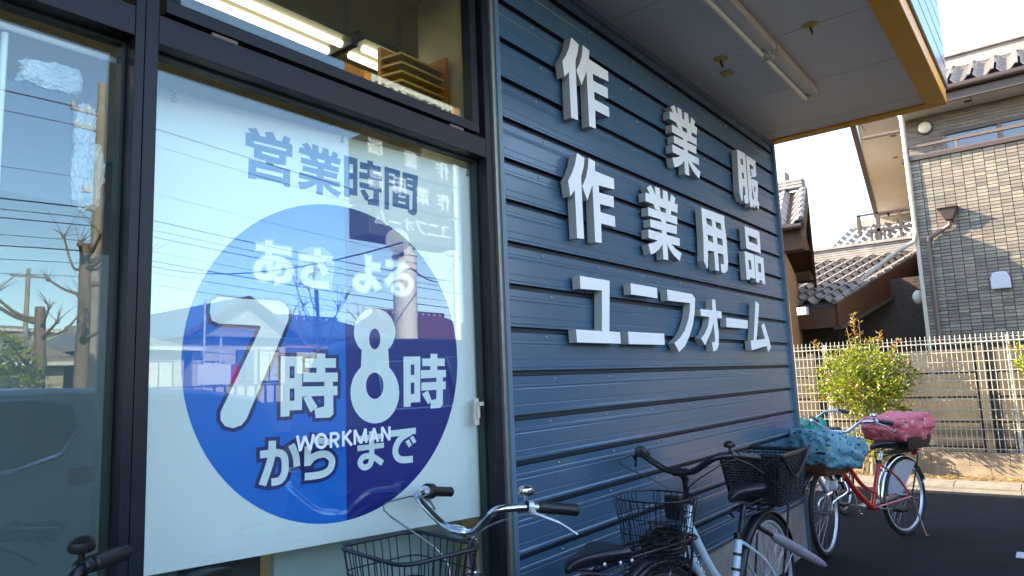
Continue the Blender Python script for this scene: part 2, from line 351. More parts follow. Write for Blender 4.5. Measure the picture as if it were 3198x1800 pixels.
# ------------------------------------------------------------------ lettering outlines (metres, on the wall plane / on the poster sheet)
WALL={"saku1":{"solid":[[[2.6321,2.9636],[2.6949,2.9519],[2.6834,2.9087],[2.6572,2.8563],[2.6554,2.8039],[2.6534,2.5652],[2.5955,2.5608],[2.5962,2.7821],[2.5569,2.745],[2.5446,2.8156],[2.5748,2.8503],[2.6067,2.8999]],[[2.732,2.9622],[2.7901,2.9565],[2.7822,2.9101],[2.9627,2.9083],[2.96,2.853],[2.8105,2.845],[2.8114,2.8099],[2.9489,2.8159],[2.9461,2.7593],[2.8135,2.7547],[2.814,2.7153],[2.9488,2.7157],[2.949,2.6624],[2.8135,2.6604],[2.8095,2.5662],[2.7503,2.5625],[2.7539,2.8374],[2.7005,2.7525],[2.6621,2.8115],[2.6951,2.8562],[2.7209,2.9115]]],"hole":[]},"saku2":{"solid":[[[2.6293,2.4025],[2.6916,2.3911],[2.6801,2.3478],[2.654,2.2953],[2.6521,2.2429],[2.6496,2.004],[2.5921,1.9994],[2.5933,2.2208],[2.5542,2.1835],[2.5422,2.254],[2.5722,2.2889],[2.604,2.3387]],[[2.7285,2.4016],[2.7861,2.3961],[2.7782,2.3497],[2.9572,2.3487],[2.9544,2.2934],[2.8061,2.2847],[2.8069,2.2496],[2.9433,2.2562],[2.9404,2.1996],[2.8089,2.1944],[2.8093,2.155],[2.943,2.156],[2.9431,2.1027],[2.8087,2.1],[2.8045,2.0058],[2.7457,2.0018],[2.7499,2.2768],[2.6967,2.1916],[2.6588,2.2505],[2.6916,2.2954],[2.7173,2.3508]]],"hole":[]},"gyo2":{"solid":[[[3.3067,2.3716],[3.3579,2.3972],[3.4074,2.3465],[3.3968,2.3238],[3.3573,2.3268]],[[3.4039,2.3985],[3.4611,2.3986],[3.4643,2.3292],[3.4043,2.3252]],[[3.501,2.3976],[3.5574,2.3979],[3.5618,2.3398],[3.492,2.3378]],[[3.6041,2.3943],[3.658,2.379],[3.6339,2.3348],[3.5765,2.3336]],[[3.2886,2.3427],[3.6829,2.3464],[3.6703,2.294],[3.282,2.2943]],[[3.3723,2.2954],[3.4409,2.2972],[3.4624,2.2662],[3.3892,2.2709]],[[3.5242,2.2977],[3.5891,2.2983],[3.5812,2.2631],[3.519,2.2634]],[[3.306,2.265],[3.6625,2.271],[3.6592,2.2254],[3.3031,2.2191]],[[3.3221,2.2037],[3.6494,2.2149],[3.6414,2.1653],[3.3195,2.1596]],[[3.457,2.2548],[3.5182,2.258],[3.5091,2.1239],[3.5096,2.0028],[3.4489,2.0011],[3.4502,2.1089]],[[3.2927,2.1439],[3.6749,2.1467],[3.6715,2.1014],[3.2896,2.0969]],[[3.4556,2.1199],[3.4519,2.0851],[3.4085,2.0523],[3.3538,2.0253],[3.3021,2.0108],[3.2814,2.0627],[3.3433,2.0769],[3.4046,2.101]],[[3.5159,2.1178],[3.5668,2.0967],[3.6153,2.0782],[3.6858,2.0637],[3.6572,2.0141],[3.585,2.0375],[3.5385,2.0651],[3.5115,2.0895]]],"hole":[]},"gyo1":{"solid":[[[3.6829,2.9331],[3.7336,2.959],[3.7819,2.9076],[3.7713,2.8846],[3.7324,2.8877]],[[3.779,2.9603],[3.8353,2.9604],[3.8379,2.89],[3.7787,2.886]],[[3.8746,2.9593],[3.9302,2.9596],[3.934,2.9007],[3.8652,2.8987]],[[3.9762,2.9559],[4.0292,2.9404],[4.005,2.8956],[3.9485,2.8944]],[[3.6648,2.9038],[4.0534,2.9074],[4.0406,2.8543],[3.6579,2.8548]],[[3.7469,2.8558],[3.8145,2.8576],[3.8354,2.8262],[3.7633,2.831]],[[3.8966,2.8581],[3.9606,2.8587],[3.9525,2.823],[3.8912,2.8233]],[[3.6813,2.8251],[4.0327,2.831],[4.029,2.7848],[3.678,2.7786]],[[3.6966,2.763],[4.0192,2.7741],[4.0109,2.7239],[3.6936,2.7183]],[[3.83,2.8147],[3.8903,2.8179],[3.8802,2.682],[3.8796,2.5593],[3.8197,2.5576],[3.822,2.6668]],[[3.6671,2.7024],[4.0438,2.705],[4.04,2.6591],[3.6636,2.6548]],[[3.8274,2.678],[3.8234,2.6427],[3.7804,2.6095],[3.7262,2.5822],[3.6751,2.5675],[3.6552,2.6201],[3.7163,2.6345],[3.777,2.6588]],[[3.8868,2.6758],[3.9368,2.6544],[3.9844,2.6356],[4.0538,2.6209],[4.0251,2.5707],[3.9542,2.5944],[3.9086,2.6224],[3.8822,2.6471]]],"hole":[]},"fuku":{"solid":[[[4.742,2.9347],[4.903,2.9397],[4.8907,2.5817],[4.8604,2.5614],[4.8092,2.5577],[4.8017,2.6115],[4.8367,2.6199],[4.8375,2.6794],[4.7982,2.6782],[4.7704,2.5745],[4.7504,2.5599],[4.7172,2.6155]],[[4.9224,2.9348],[5.1134,2.9349],[5.1076,2.8223],[5.0816,2.8052],[4.9854,2.783],[4.9876,2.7701],[5.0318,2.7774],[5.1277,2.7798],[5.1059,2.6746],[5.0879,2.6327],[5.1189,2.6036],[5.0906,2.5564],[5.044,2.5865],[5.0037,2.5529],[4.9816,2.5792],[4.967,2.554],[4.9191,2.5494],[4.9051,2.5992]]],"hole":[[[4.7972,2.8828],[4.8416,2.8849],[4.8406,2.8366],[4.7974,2.84]],[[4.7952,2.7782],[4.8388,2.7809],[4.8409,2.7377],[4.7954,2.7357]],[[4.9739,2.8799],[5.0513,2.88],[5.0449,2.8534],[4.9958,2.8484],[5.0055,2.8006],[4.9794,2.7798]],[[4.9859,2.7278],[4.9761,2.6349],[4.9859,2.6102],[5.011,2.6262]],[[5.0298,2.7252],[5.0616,2.7238],[5.0564,2.6806],[5.0368,2.6883]]]},"you":{"solid":[[[4.0225,2.3878],[4.3917,2.3964],[4.387,2.3359],[4.4029,2.2322],[4.3959,2.091],[4.3783,2.0347],[4.3225,2.0097],[4.2729,2.01],[4.2676,2.064],[4.3235,2.0679],[4.3254,2.1307],[4.2358,2.1319],[4.2306,2.0156],[4.1717,2.0138],[4.174,2.1325],[4.0798,2.1284],[4.053,2.0141],[4.0376,2.0125],[4.0003,2.0534],[4.0201,2.1969]]],"hole":[[[4.0832,2.3344],[4.1746,2.3352],[4.1732,2.2902],[4.0967,2.2975]],[[4.235,2.3332],[4.3226,2.3338],[4.3269,2.2895],[4.2405,2.2961]],[[4.0888,2.2294],[4.172,2.2298],[4.1708,2.186],[4.0923,2.1936]],[[4.2386,2.2323],[4.3272,2.2315],[4.3282,2.1873],[4.244,2.1893]]]},"hin":{"solid":[[[4.7642,2.3853],[5.0642,2.3881],[5.0556,2.2248],[4.7634,2.2271]],[[4.722,2.2033],[4.9018,2.2002],[4.8937,2.0238],[4.7898,2.0265],[4.7788,2.0078],[4.7167,2.0059]],[[4.9125,2.1995],[5.1015,2.1984],[5.0945,2.0046],[5.0341,2.0019],[5.0343,2.0245],[4.9772,2.0247],[4.9648,2.0031],[4.9037,2.004]]],"hole":[[[4.8225,2.3291],[4.9972,2.3271],[4.9997,2.2812],[4.8291,2.285]],[[4.7801,2.1497],[4.8321,2.1485],[4.8335,2.0829],[4.7836,2.0825]],[[4.9734,2.1475],[5.0359,2.1471],[5.0333,2.0814],[4.9709,2.0825]]]},"yu":{"solid":[[[2.5974,1.8301],[2.8568,1.8308],[2.8278,1.5902],[2.9285,1.5892],[2.9283,1.535],[2.548,1.5341],[2.5444,1.59],[2.7612,1.5896],[2.7816,1.7783],[2.5973,1.7723]]],"hole":[]},"ni":{"solid":[[[3.0615,1.8364],[3.346,1.8361],[3.3456,1.7808],[3.0599,1.781]],[[3.0065,1.5947],[3.397,1.5963],[3.3942,1.5368],[3.0056,1.5347]]],"hole":[]},"fu":{"solid":[[[3.467,1.8372],[3.7912,1.8357],[3.8289,1.814],[3.81,1.7337],[3.7687,1.6554],[3.7123,1.5896],[3.6413,1.5326],[3.5638,1.5008],[3.5111,1.5486],[3.5892,1.5792],[3.6563,1.6214],[3.71,1.6794],[3.7417,1.7338],[3.7562,1.7811],[3.4658,1.7772]]],"hole":[]},"oo":{"solid":[[[4.0826,1.8252],[4.1299,1.8248],[4.1321,1.7586],[4.1361,1.711],[4.145,1.6195],[4.1307,1.549],[4.0974,1.5172],[4.0382,1.508],[4.0288,1.5628],[4.0711,1.5636],[4.0793,1.5829],[4.0781,1.6664],[4.0727,1.7518]],[[3.8923,1.7556],[4.2172,1.7578],[4.2128,1.7138],[3.8931,1.715]],[[4.022,1.7161],[4.0961,1.7126],[4.0822,1.6875],[4.0308,1.6266],[3.9251,1.5424],[3.8719,1.5816],[3.9343,1.6134],[3.9896,1.6596]]],"hole":[]},"ba":{"solid":[[[4.2851,1.7214],[4.6695,1.7218],[4.6562,1.6652],[4.2795,1.6632]]],"hole":[]},"mu":{"solid":[[[4.8535,1.8664],[4.9238,1.8486],[4.8719,1.7206],[4.8115,1.5934],[4.9844,1.6032],[4.9305,1.6968],[4.9933,1.7175],[5.0666,1.6133],[5.098,1.5439],[5.0271,1.5105],[5.0082,1.555],[4.6985,1.5215],[4.6922,1.587],[4.748,1.5882],[4.8021,1.7177]]],"hole":[]}}
POST={"ei":{"solid":[[[-0.9091,0.6418],[-0.882,0.6474],[-0.8684,0.6237],[-0.8701,0.612],[-0.8978,0.6116],[-0.8998,0.627]],[[-0.8539,0.642],[-0.8289,0.6467],[-0.8172,0.6253],[-0.8171,0.6138],[-0.8476,0.6149],[-0.8506,0.6257]],[[-0.7901,0.6437],[-0.7674,0.638],[-0.7733,0.6212],[-0.7821,0.6097],[-0.7997,0.6118],[-0.7978,0.6227]],[[-0.9162,0.6262],[-0.8998,0.627],[-0.8684,0.6246],[-0.8505,0.6247],[-0.8172,0.6224],[-0.7978,0.6224],[-0.7743,0.622],[-0.7614,0.6179],[-0.7613,0.5752],[-0.7816,0.576],[-0.7825,0.6009],[-0.8908,0.6041],[-0.8902,0.5824],[-0.9157,0.5845]],[[-0.8903,0.5967],[-0.7824,0.5918],[-0.7838,0.5448],[-0.8244,0.5428],[-0.8243,0.5381],[-0.849,0.54],[-0.8499,0.5464],[-0.8889,0.551]],[[-0.85,0.5483],[-0.8244,0.5447],[-0.8243,0.5324],[-0.8489,0.5353]],[[-0.9053,0.5431],[-0.7685,0.5323],[-0.7695,0.4727],[-0.7917,0.4761],[-0.7917,0.4823],[-0.8815,0.4856],[-0.8815,0.4809],[-0.9069,0.4811]]],"hole":[[[-0.8652,0.5763],[-0.8063,0.5736],[-0.8063,0.5635],[-0.8642,0.569]],[[-0.8813,0.5199],[-0.7919,0.516],[-0.7934,0.502],[-0.8812,0.5069]]],"st":[]},"gyo":{"solid":[[[-0.7293,0.628],[-0.7088,0.637],[-0.6898,0.6138],[-0.6941,0.6045],[-0.7096,0.6072]],[[-0.6908,0.6358],[-0.6684,0.6338],[-0.6677,0.6045],[-0.6911,0.6049]],[[-0.6529,0.632],[-0.6312,0.6301],[-0.63,0.6057],[-0.6569,0.6072]],[[-0.6134,0.6269],[-0.593,0.6187],[-0.6025,0.6011],[-0.6244,0.6025]],[[-0.7367,0.6163],[-0.5839,0.6043],[-0.5891,0.583],[-0.7398,0.5959]],[[-0.7039,0.5933],[-0.6771,0.5918],[-0.6689,0.578],[-0.6976,0.5824]],[[-0.6448,0.5893],[-0.6199,0.5874],[-0.6232,0.573],[-0.6471,0.5751]],[[-0.7305,0.5827],[-0.5922,0.5737],[-0.5938,0.5549],[-0.732,0.5632]],[[-0.7246,0.5561],[-0.5976,0.5508],[-0.601,0.5305],[-0.726,0.5375]],[[-0.6712,0.5734],[-0.6474,0.5729],[-0.652,0.5169],[-0.6528,0.4662],[-0.6764,0.4669],[-0.675,0.5123]],[[-0.7368,0.5316],[-0.5885,0.5218],[-0.5901,0.5031],[-0.7383,0.5117]],[[-0.6728,0.5168],[-0.6746,0.5022],[-0.6918,0.4895],[-0.7135,0.4796],[-0.7341,0.4747],[-0.7419,0.4973],[-0.7172,0.5017],[-0.6929,0.5102]],[[-0.6494,0.5142],[-0.63,0.504],[-0.6117,0.495],[-0.585,0.4871],[-0.5963,0.4673],[-0.6236,0.4788],[-0.6412,0.4915],[-0.6514,0.5024]]],"hole":[],"st":[]},"ji1":{"solid":[[[-0.5723,0.6215],[-0.5198,0.6187],[-0.5213,0.4846],[-0.5518,0.4841],[-0.5528,0.4745],[-0.5729,0.4748]],[[-0.5092,0.6102],[-0.4244,0.6067],[-0.4248,0.5858],[-0.5095,0.5855]],[[-0.4789,0.6217],[-0.4562,0.6222],[-0.4571,0.5631],[-0.4797,0.5626]],[[-0.5125,0.5735],[-0.4209,0.5721],[-0.4212,0.5532],[-0.5128,0.5497]],[[-0.5129,0.5365],[-0.4216,0.5334],[-0.4219,0.5118],[-0.5122,0.5174]],[[-0.4545,0.5599],[-0.4323,0.5602],[-0.4339,0.4601],[-0.4788,0.4606],[-0.4815,0.4777],[-0.4566,0.485]],[[-0.5094,0.5065],[-0.4918,0.5129],[-0.4744,0.4876],[-0.4845,0.472],[-0.4942,0.4792]]],"hole":[[[-0.5517,0.595],[-0.5374,0.5943],[-0.5377,0.5619],[-0.552,0.5637]],[[-0.5522,0.5411],[-0.5375,0.541],[-0.5379,0.508],[-0.5525,0.509]]],"st":[]},"kan":{"solid":[[[-0.4079,0.6125],[-0.3409,0.6075],[-0.3433,0.5436],[-0.3906,0.544],[-0.3922,0.4537],[-0.4107,0.4537]],[[-0.3302,0.6058],[-0.2614,0.6032],[-0.2695,0.46],[-0.2775,0.4488],[-0.2928,0.4476],[-0.3078,0.4547],[-0.3118,0.466],[-0.2901,0.4682],[-0.2862,0.5392],[-0.3315,0.5456]],[[-0.3752,0.5284],[-0.3126,0.5266],[-0.3019,0.5218],[-0.3032,0.4664],[-0.3764,0.4694]]],"hole":[[[-0.3897,0.5913],[-0.3646,0.5904],[-0.3648,0.5812],[-0.3898,0.5822]],[[-0.3901,0.5676],[-0.3661,0.5663],[-0.3663,0.5544],[-0.3904,0.554]],[[-0.3112,0.5869],[-0.285,0.5859],[-0.2852,0.5794],[-0.3114,0.5804]],[[-0.3096,0.564],[-0.2878,0.5621],[-0.288,0.5537],[-0.3098,0.5557]],[[-0.3513,0.5158],[-0.3193,0.5145],[-0.3195,0.5062],[-0.3515,0.5076]],[[-0.3518,0.4939],[-0.3198,0.4924],[-0.32,0.4841],[-0.3519,0.4857]]],"st":[]},"a":{"solid":[[[-0.8791,0.2786],[-0.7641,0.2752],[-0.7648,0.2507],[-0.8788,0.2564]]],"hole":[],"st":[[0.0217,[[-0.8392,0.2906],[-0.84,0.2449],[-0.8347,0.2049],[-0.8274,0.1845]]],[0.0219,[[-0.8016,0.226],[-0.8117,0.1998],[-0.8317,0.1786],[-0.8599,0.1724],[-0.874,0.1864],[-0.8714,0.2087],[-0.8519,0.2271],[-0.8234,0.2353],[-0.7943,0.2295],[-0.7714,0.2101],[-0.7713,0.1917],[-0.7867,0.1735],[-0.8201,0.1641]]]]},"sa":{"solid":[[[-0.7377,0.2598],[-0.6211,0.2615],[-0.6171,0.2394],[-0.7376,0.2367]]],"hole":[],"st":[[0.0243,[[-0.6756,0.2821],[-0.6694,0.2481],[-0.644,0.1986]]],[0.0241,[[-0.6883,0.2156],[-0.7101,0.208],[-0.7208,0.1884],[-0.7131,0.1702],[-0.6853,0.1634],[-0.6321,0.164]]]]},"yo":{"solid":[[[-0.4713,0.2524],[-0.4354,0.2518],[-0.4358,0.2279],[-0.4716,0.23]]],"hole":[],"st":[[0.0206,[[-0.4812,0.2759],[-0.4812,0.2366],[-0.4814,0.187],[-0.4881,0.1656],[-0.5063,0.159],[-0.5289,0.1703],[-0.5252,0.1938],[-0.5002,0.2005],[-0.4651,0.1931],[-0.4426,0.1635]]]]},"ru":{"solid":[],"hole":[],"st":[[0.0209,[[-0.4076,0.2561],[-0.3308,0.257]]],[0.0195,[[-0.3246,0.2602],[-0.3695,0.2229],[-0.4089,0.1833]]],[0.0164,[[-0.4103,0.1882],[-0.3698,0.2089],[-0.3394,0.2175],[-0.3088,0.2069],[-0.3032,0.1826],[-0.3207,0.1595],[-0.3529,0.1525],[-0.3782,0.1612],[-0.3749,0.1779],[-0.3553,0.183],[-0.3449,0.1735],[-0.3422,0.1583]]]]},"nana":{"solid":[[[-0.9928,0.1045],[-0.805,0.1018],[-0.7849,0.0931],[-0.773,0.0744],[-0.7746,0.0422],[-0.9039,-0.2547],[-0.9189,-0.2714],[-0.9427,-0.2785],[-0.9664,-0.271],[-0.9797,-0.2527],[-0.9801,-0.2295],[-0.863,0.0177],[-0.8663,0.0238],[-0.9886,0.0266],[-1.0091,0.035],[-1.0159,0.0585],[-1.013,0.0884]]],"hole":[],"st":[]},"ji2":{"solid":[[[-0.7982,-0.0698],[-0.7266,-0.0711],[-0.7282,-0.2379],[-0.7686,-0.2372],[-0.7702,-0.2548],[-0.7982,-0.2549]],[[-0.6774,-0.0616],[-0.6469,-0.0616],[-0.6472,-0.1321],[-0.6776,-0.1314]],[[-0.7179,-0.0776],[-0.6084,-0.0773],[-0.6086,-0.1082],[-0.7179,-0.1065]],[[-0.7238,-0.1224],[-0.6021,-0.1239],[-0.6023,-0.1537],[-0.7238,-0.1511]],[[-0.7334,-0.1651],[-0.6035,-0.1678],[-0.6037,-0.1974],[-0.7333,-0.1967]],[[-0.6508,-0.1451],[-0.6199,-0.1459],[-0.6187,-0.2571],[-0.6315,-0.2676],[-0.6814,-0.266],[-0.6849,-0.2372],[-0.6512,-0.231]],[[-0.723,-0.2003],[-0.6988,-0.195],[-0.6743,-0.2313],[-0.6989,-0.2475]]],"hole":[[[-0.7691,-0.101],[-0.7532,-0.1012],[-0.7531,-0.1385],[-0.769,-0.1381]],[[-0.7689,-0.1708],[-0.7531,-0.1701],[-0.753,-0.2077],[-0.7687,-0.2082]]],"st":[]},"hachi":{"solid":[[[-0.3747,0.014],[-0.3772,-0.0044],[-0.384,-0.0219],[-0.3946,-0.0375],[-0.4084,-0.0505],[-0.4246,-0.0602],[-0.4425,-0.0661],[-0.461,-0.0681],[-0.4793,-0.066],[-0.4964,-0.0601],[-0.5116,-0.0507],[-0.5241,-0.0382],[-0.5334,-0.0233],[-0.5391,-0.0067],[-0.5409,0.0108],[-0.5388,0.0285],[-0.5327,0.0454],[-0.523,0.0608],[-0.5101,0.0739],[-0.4945,0.0841],[-0.4771,0.0908],[-0.4586,0.0936],[-0.4399,0.0924],[-0.4221,0.087],[-0.406,0.0778],[-0.3926,0.0652],[-0.3826,0.0498],[-0.3765,0.0324]],[[-0.3628,-0.1986],[-0.3658,-0.2223],[-0.3738,-0.2445],[-0.3862,-0.2639],[-0.4023,-0.2796],[-0.4212,-0.2908],[-0.442,-0.2971],[-0.4634,-0.2983],[-0.4846,-0.2942],[-0.5043,-0.2853],[-0.5219,-0.2721],[-0.5363,-0.2551],[-0.547,-0.2353],[-0.5536,-0.2136],[-0.5556,-0.191],[-0.5531,-0.1684],[-0.5461,-0.1471],[-0.5349,-0.1279],[-0.52,-0.1118],[-0.502,-0.0997],[-0.4818,-0.0922],[-0.4603,-0.0898],[-0.4386,-0.0927],[-0.4179,-0.1008],[-0.3992,-0.1138],[-0.3835,-0.1311],[-0.3719,-0.1517],[-0.3648,-0.1747]],[[-0.5111,-0.0509],[-0.4053,-0.0508],[-0.4028,-0.1121],[-0.5152,-0.1103]]],"hole":[[[-0.4367,-0.0117],[-0.438,-0.0229],[-0.4414,-0.0329],[-0.4466,-0.0409],[-0.453,-0.046],[-0.46,-0.0478],[-0.4669,-0.0461],[-0.4731,-0.041],[-0.4779,-0.0332],[-0.481,-0.0233],[-0.4819,-0.0123],[-0.4807,-0.0012],[-0.4773,0.0088],[-0.4723,0.0169],[-0.4659,0.0221],[-0.4589,0.024],[-0.4519,0.0224],[-0.4456,0.0174],[-0.4407,0.0095],[-0.4376,-0.0005]],[[-0.4266,-0.1729],[-0.4285,-0.1868],[-0.4338,-0.1992],[-0.4418,-0.2088],[-0.4517,-0.2147],[-0.4625,-0.2164],[-0.4732,-0.2137],[-0.4828,-0.207],[-0.4903,-0.1969],[-0.495,-0.1843],[-0.4965,-0.1706],[-0.4946,-0.1569],[-0.4896,-0.1446],[-0.4818,-0.1349],[-0.472,-0.1288],[-0.4612,-0.1268],[-0.4503,-0.1292],[-0.4406,-0.1359],[-0.4329,-0.1461],[-0.4281,-0.1588]]],"st":[]},"ji3":{"solid":[[[-0.3422,-0.0732],[-0.2693,-0.0729],[-0.2736,-0.2354],[-0.3146,-0.2356],[-0.3161,-0.2497],[-0.345,-0.2494]],[[-0.2231,-0.0634],[-0.1919,-0.0635],[-0.1939,-0.1284],[-0.2249,-0.1278]],[[-0.2605,-0.0809],[-0.1575,-0.0806],[-0.1584,-0.1088],[-0.2612,-0.108]],[[-0.2675,-0.1222],[-0.1539,-0.1233],[-0.1548,-0.1503],[-0.269,-0.1522]],[[-0.2655,-0.1665],[-0.1561,-0.1656],[-0.1571,-0.1942],[-0.2675,-0.1958]],[[-0.1986,-0.1476],[-0.1688,-0.1484],[-0.172,-0.2484],[-0.1839,-0.2606],[-0.228,-0.2613],[-0.228,-0.2313],[-0.2011,-0.2284]],[[-0.2651,-0.2075],[-0.238,-0.196],[-0.2213,-0.2363],[-0.2394,-0.2443]]],"hole":[[[-0.3114,-0.1016],[-0.296,-0.1018],[-0.297,-0.1389],[-0.3123,-0.1386]],[[-0.3129,-0.1661],[-0.2976,-0.1656],[-0.2986,-0.2062],[-0.3139,-0.2055]]],"st":[]},"ka":{"solid":[],"hole":[],"st":[[0.0225,[[-0.8617,-0.3622],[-0.8095,-0.3614],[-0.788,-0.3725],[-0.7825,-0.3991],[-0.7856,-0.4267],[-0.8005,-0.4448],[-0.8262,-0.4466]]],[0.0235,[[-0.8235,-0.3248],[-0.8284,-0.3803],[-0.8538,-0.4519]]],[0.0219,[[-0.7631,-0.3416],[-0.7487,-0.3744],[-0.7442,-0.4093]]]]},"ra":{"solid":[],"hole":[],"st":[[0.0197,[[-0.6947,-0.3311],[-0.6317,-0.3459]]],[0.0217,[[-0.7079,-0.3516],[-0.7096,-0.4115]]],[0.0225,[[-0.7062,-0.4012],[-0.6856,-0.3848],[-0.6484,-0.3812],[-0.6248,-0.4014],[-0.6321,-0.43],[-0.6626,-0.4432],[-0.7186,-0.4433]]]]},"ma":{"solid":[[[-0.5309,-0.335],[-0.4292,-0.3332],[-0.4295,-0.3512],[-0.5311,-0.3536]],[[-0.5313,-0.3655],[-0.4284,-0.3647],[-0.4287,-0.3815],[-0.5315,-0.384]]],"hole":[],"st":[[0.0195,[[-0.4767,-0.3228],[-0.4771,-0.3837],[-0.4786,-0.4166],[-0.4861,-0.4333],[-0.5067,-0.4387],[-0.5218,-0.4229],[-0.5089,-0.4047],[-0.4753,-0.4059],[-0.4349,-0.4322]]]]},"de":{"solid":[[[-0.4102,-0.3268],[-0.2951,-0.3239],[-0.2956,-0.3453],[-0.4106,-0.3489]],[[-0.3405,-0.3685],[-0.3247,-0.3622],[-0.3144,-0.3833],[-0.3268,-0.3905]],[[-0.3204,-0.358],[-0.3073,-0.3521],[-0.294,-0.373],[-0.3074,-0.3793]]],"hole":[],"st":[[0.0232,[[-0.3156,-0.3375],[-0.3584,-0.356],[-0.3812,-0.3859],[-0.379,-0.4133],[-0.3572,-0.4291],[-0.3107,-0.4317]]]]}}
WORK={"W":[[[1.2303,1.2469],[1.2408,1.2016]],[[1.2408,1.2035],[1.2562,1.2438]],[[1.2562,1.2438],[1.2747,1.201]],[[1.2747,1.201],[1.2866,1.2466]]],"O":[[[1.3324,1.2226],[1.3312,1.2161],[1.328,1.2107],[1.323,1.2069],[1.317,1.2052],[1.3107,1.2058],[1.3047,1.2086],[1.2999,1.2133],[1.2968,1.2193],[1.2958,1.2259],[1.2969,1.2323],[1.3001,1.2377],[1.3049,1.2415],[1.3109,1.2433],[1.3173,1.2428],[1.3233,1.24],[1.3281,1.2353],[1.3313,1.2293],[1.3324,1.2226]]],"R":[[[1.3496,1.2467],[1.3492,1.2004]],[[1.3495,1.2422],[1.3683,1.2418],[1.3778,1.2315],[1.3681,1.2223],[1.3494,1.2216]],[[1.3618,1.2209],[1.3767,1.2001]]],"K":[[[1.3958,1.247],[1.3953,1.2003]],[[1.4254,1.2473],[1.3973,1.2228]],[[1.4038,1.2282],[1.4282,1.2008]]],"M":[[[1.44,1.2013],[1.4407,1.2469]],[[1.4407,1.2469],[1.4641,1.2035]],[[1.4641,1.2035],[1.4838,1.2473]],[[1.4838,1.2473],[1.4857,1.2032]]],"A":[[[1.5017,1.2021],[1.5184,1.2463]],[[1.5184,1.2463],[1.5344,1.2016]],[[1.508,1.2161],[1.5304,1.2163]]],"N":[[[1.5514,1.2007],[1.5524,1.2474]],[[1.5524,1.2474],[1.5833,1.2021]],[[1.5833,1.2027],[1.5844,1.2471]]]}
# ================================================================== SETTING
g = MB().quad((-200, -200, 0), (260, -200, 0), (260, 300, 0), (-200, 300, 0)).build('ground', M['asphalt']); tag(g, kind='structure')
ln = MB().box(1.27, 2.4, 6.22, 6.40, .0, .004).build('parking_line', M['whiteline']); tag(ln, kind='structure')
road = MB().box(10.5, 16.5, -120, 160, .0, .004).build('road', mat('road asphalt', (.07, .07, .072), .9, 0, 2, .15)); tag(road, kind='structure')

# ================================================================== SHOP BUILDING
shop = empty('shop_building', 'shop front with slate blue steel cladding, dark framed windows and a yellow edged canopy', 'shop')
Y0, Y1 = 2.13, 5.695      # cladding starts / ends
ZS = 3.243                # soffit height
PIT = .1732
# profile of one cladding board (x outwards, z up), 0..PIT
prof = [(-.020, 0), (-.020, .012), (.0050, .013), (.0050, .022), (.0, .028), (.0, .049), (-.001, .0510), (-.001, .0535), (.0, .055),
        (.0, .112), (-.0018, .1155), (-.0018, .1185), (.0, .122), (-.0005, .132), (-.0035, .136), (-.0035, .163), (-.020, .167), (-.020, PIT)]
def board():
    mb = MB(); n = len(prof)
    ys = [Y0, Y0+(Y1-Y0)*.33, Y0+(Y1-Y0)*.66, Y1]
    mb.v = [(x, y, z) for y in ys for x, z in prof]
    for k in range(3): mb.f += [(k*n+i, (k+1)*n+i, (k+1)*n+i+1, k*n+i+1) for i in range(n-1)]
    me = mb.mesh('cladding_board', 'siding'); me.materials.append(M['grooveshade'])
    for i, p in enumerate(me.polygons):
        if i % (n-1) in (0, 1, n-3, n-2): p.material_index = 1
    return me
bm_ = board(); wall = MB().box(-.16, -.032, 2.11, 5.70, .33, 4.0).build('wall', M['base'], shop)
kz = -6
for k in range(17):
    z = 1.407+(kz+k)*PIT
    if z > ZS-.02: break
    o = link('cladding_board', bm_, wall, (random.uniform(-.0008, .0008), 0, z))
scr = MB()
for k in range(17):
    z = 1.407+(kz+k)*PIT+.149
    if z > ZS: break
    y = Y0+.27+(.05 if k % 2 else 0)
    while y < Y1-.05:
        scr.sphere((-.003, y, z), .0058, 8, 5); y += .455
scr.build('screw', M['steelgrey'], wall, True, kind='stuff')
# trims
MB().box(-.02, .020, 2.107, 2.133, .0, ZS).build('cladding_trim', M['trim'], shop)
MB().box(-.02, .012, 2.086, 2.1065, .0, 4.0).build('aluminium_strip', M['silver'], shop)
t = MB(); t.box(-.02, .022, 5.694, 5.706, .0, ZS); t.box(-.03, .012, 5.708, 5.735, 0, ZS); t.box(-.02, .018, 5.737, 5.748, 0, ZS); t.build('corner_trim', M['trim'], shop)
MB().box(-.0, .02, 2.135, 5.692, ZS-.042, ZS-.004).build('head_trim', M['trim'], shop)
MB().box(-.12, .006, 2.135, 5.74, 0, .364).build('plinth', M['base'], shop)
# body of the building
body = MB(); body.box(-6.0, -.17, 5.60, 5.73, 0, 3.55); body.box(-12, -6.01, 5.60, 5.73, 0, 4.22); body.build('side_wall', M['plaster'], shop)
body = MB(); body.box(-12, -6.01, -9, 5.58, 4.05, 4.22); body.box(-6, -.3, -9, 5.58, 3.4, 3.55); body.build('flat_roof', M['concrete'], shop)
MB().box(-12.2, -12.02, -9, 5.73, 0, 4.2).build('rear_wall', M['plaster'], shop)
MB().box(-12, -.2, -9.2, -9.02, 0, 4.2).build('far_side_wall', M['plaster'], shop)

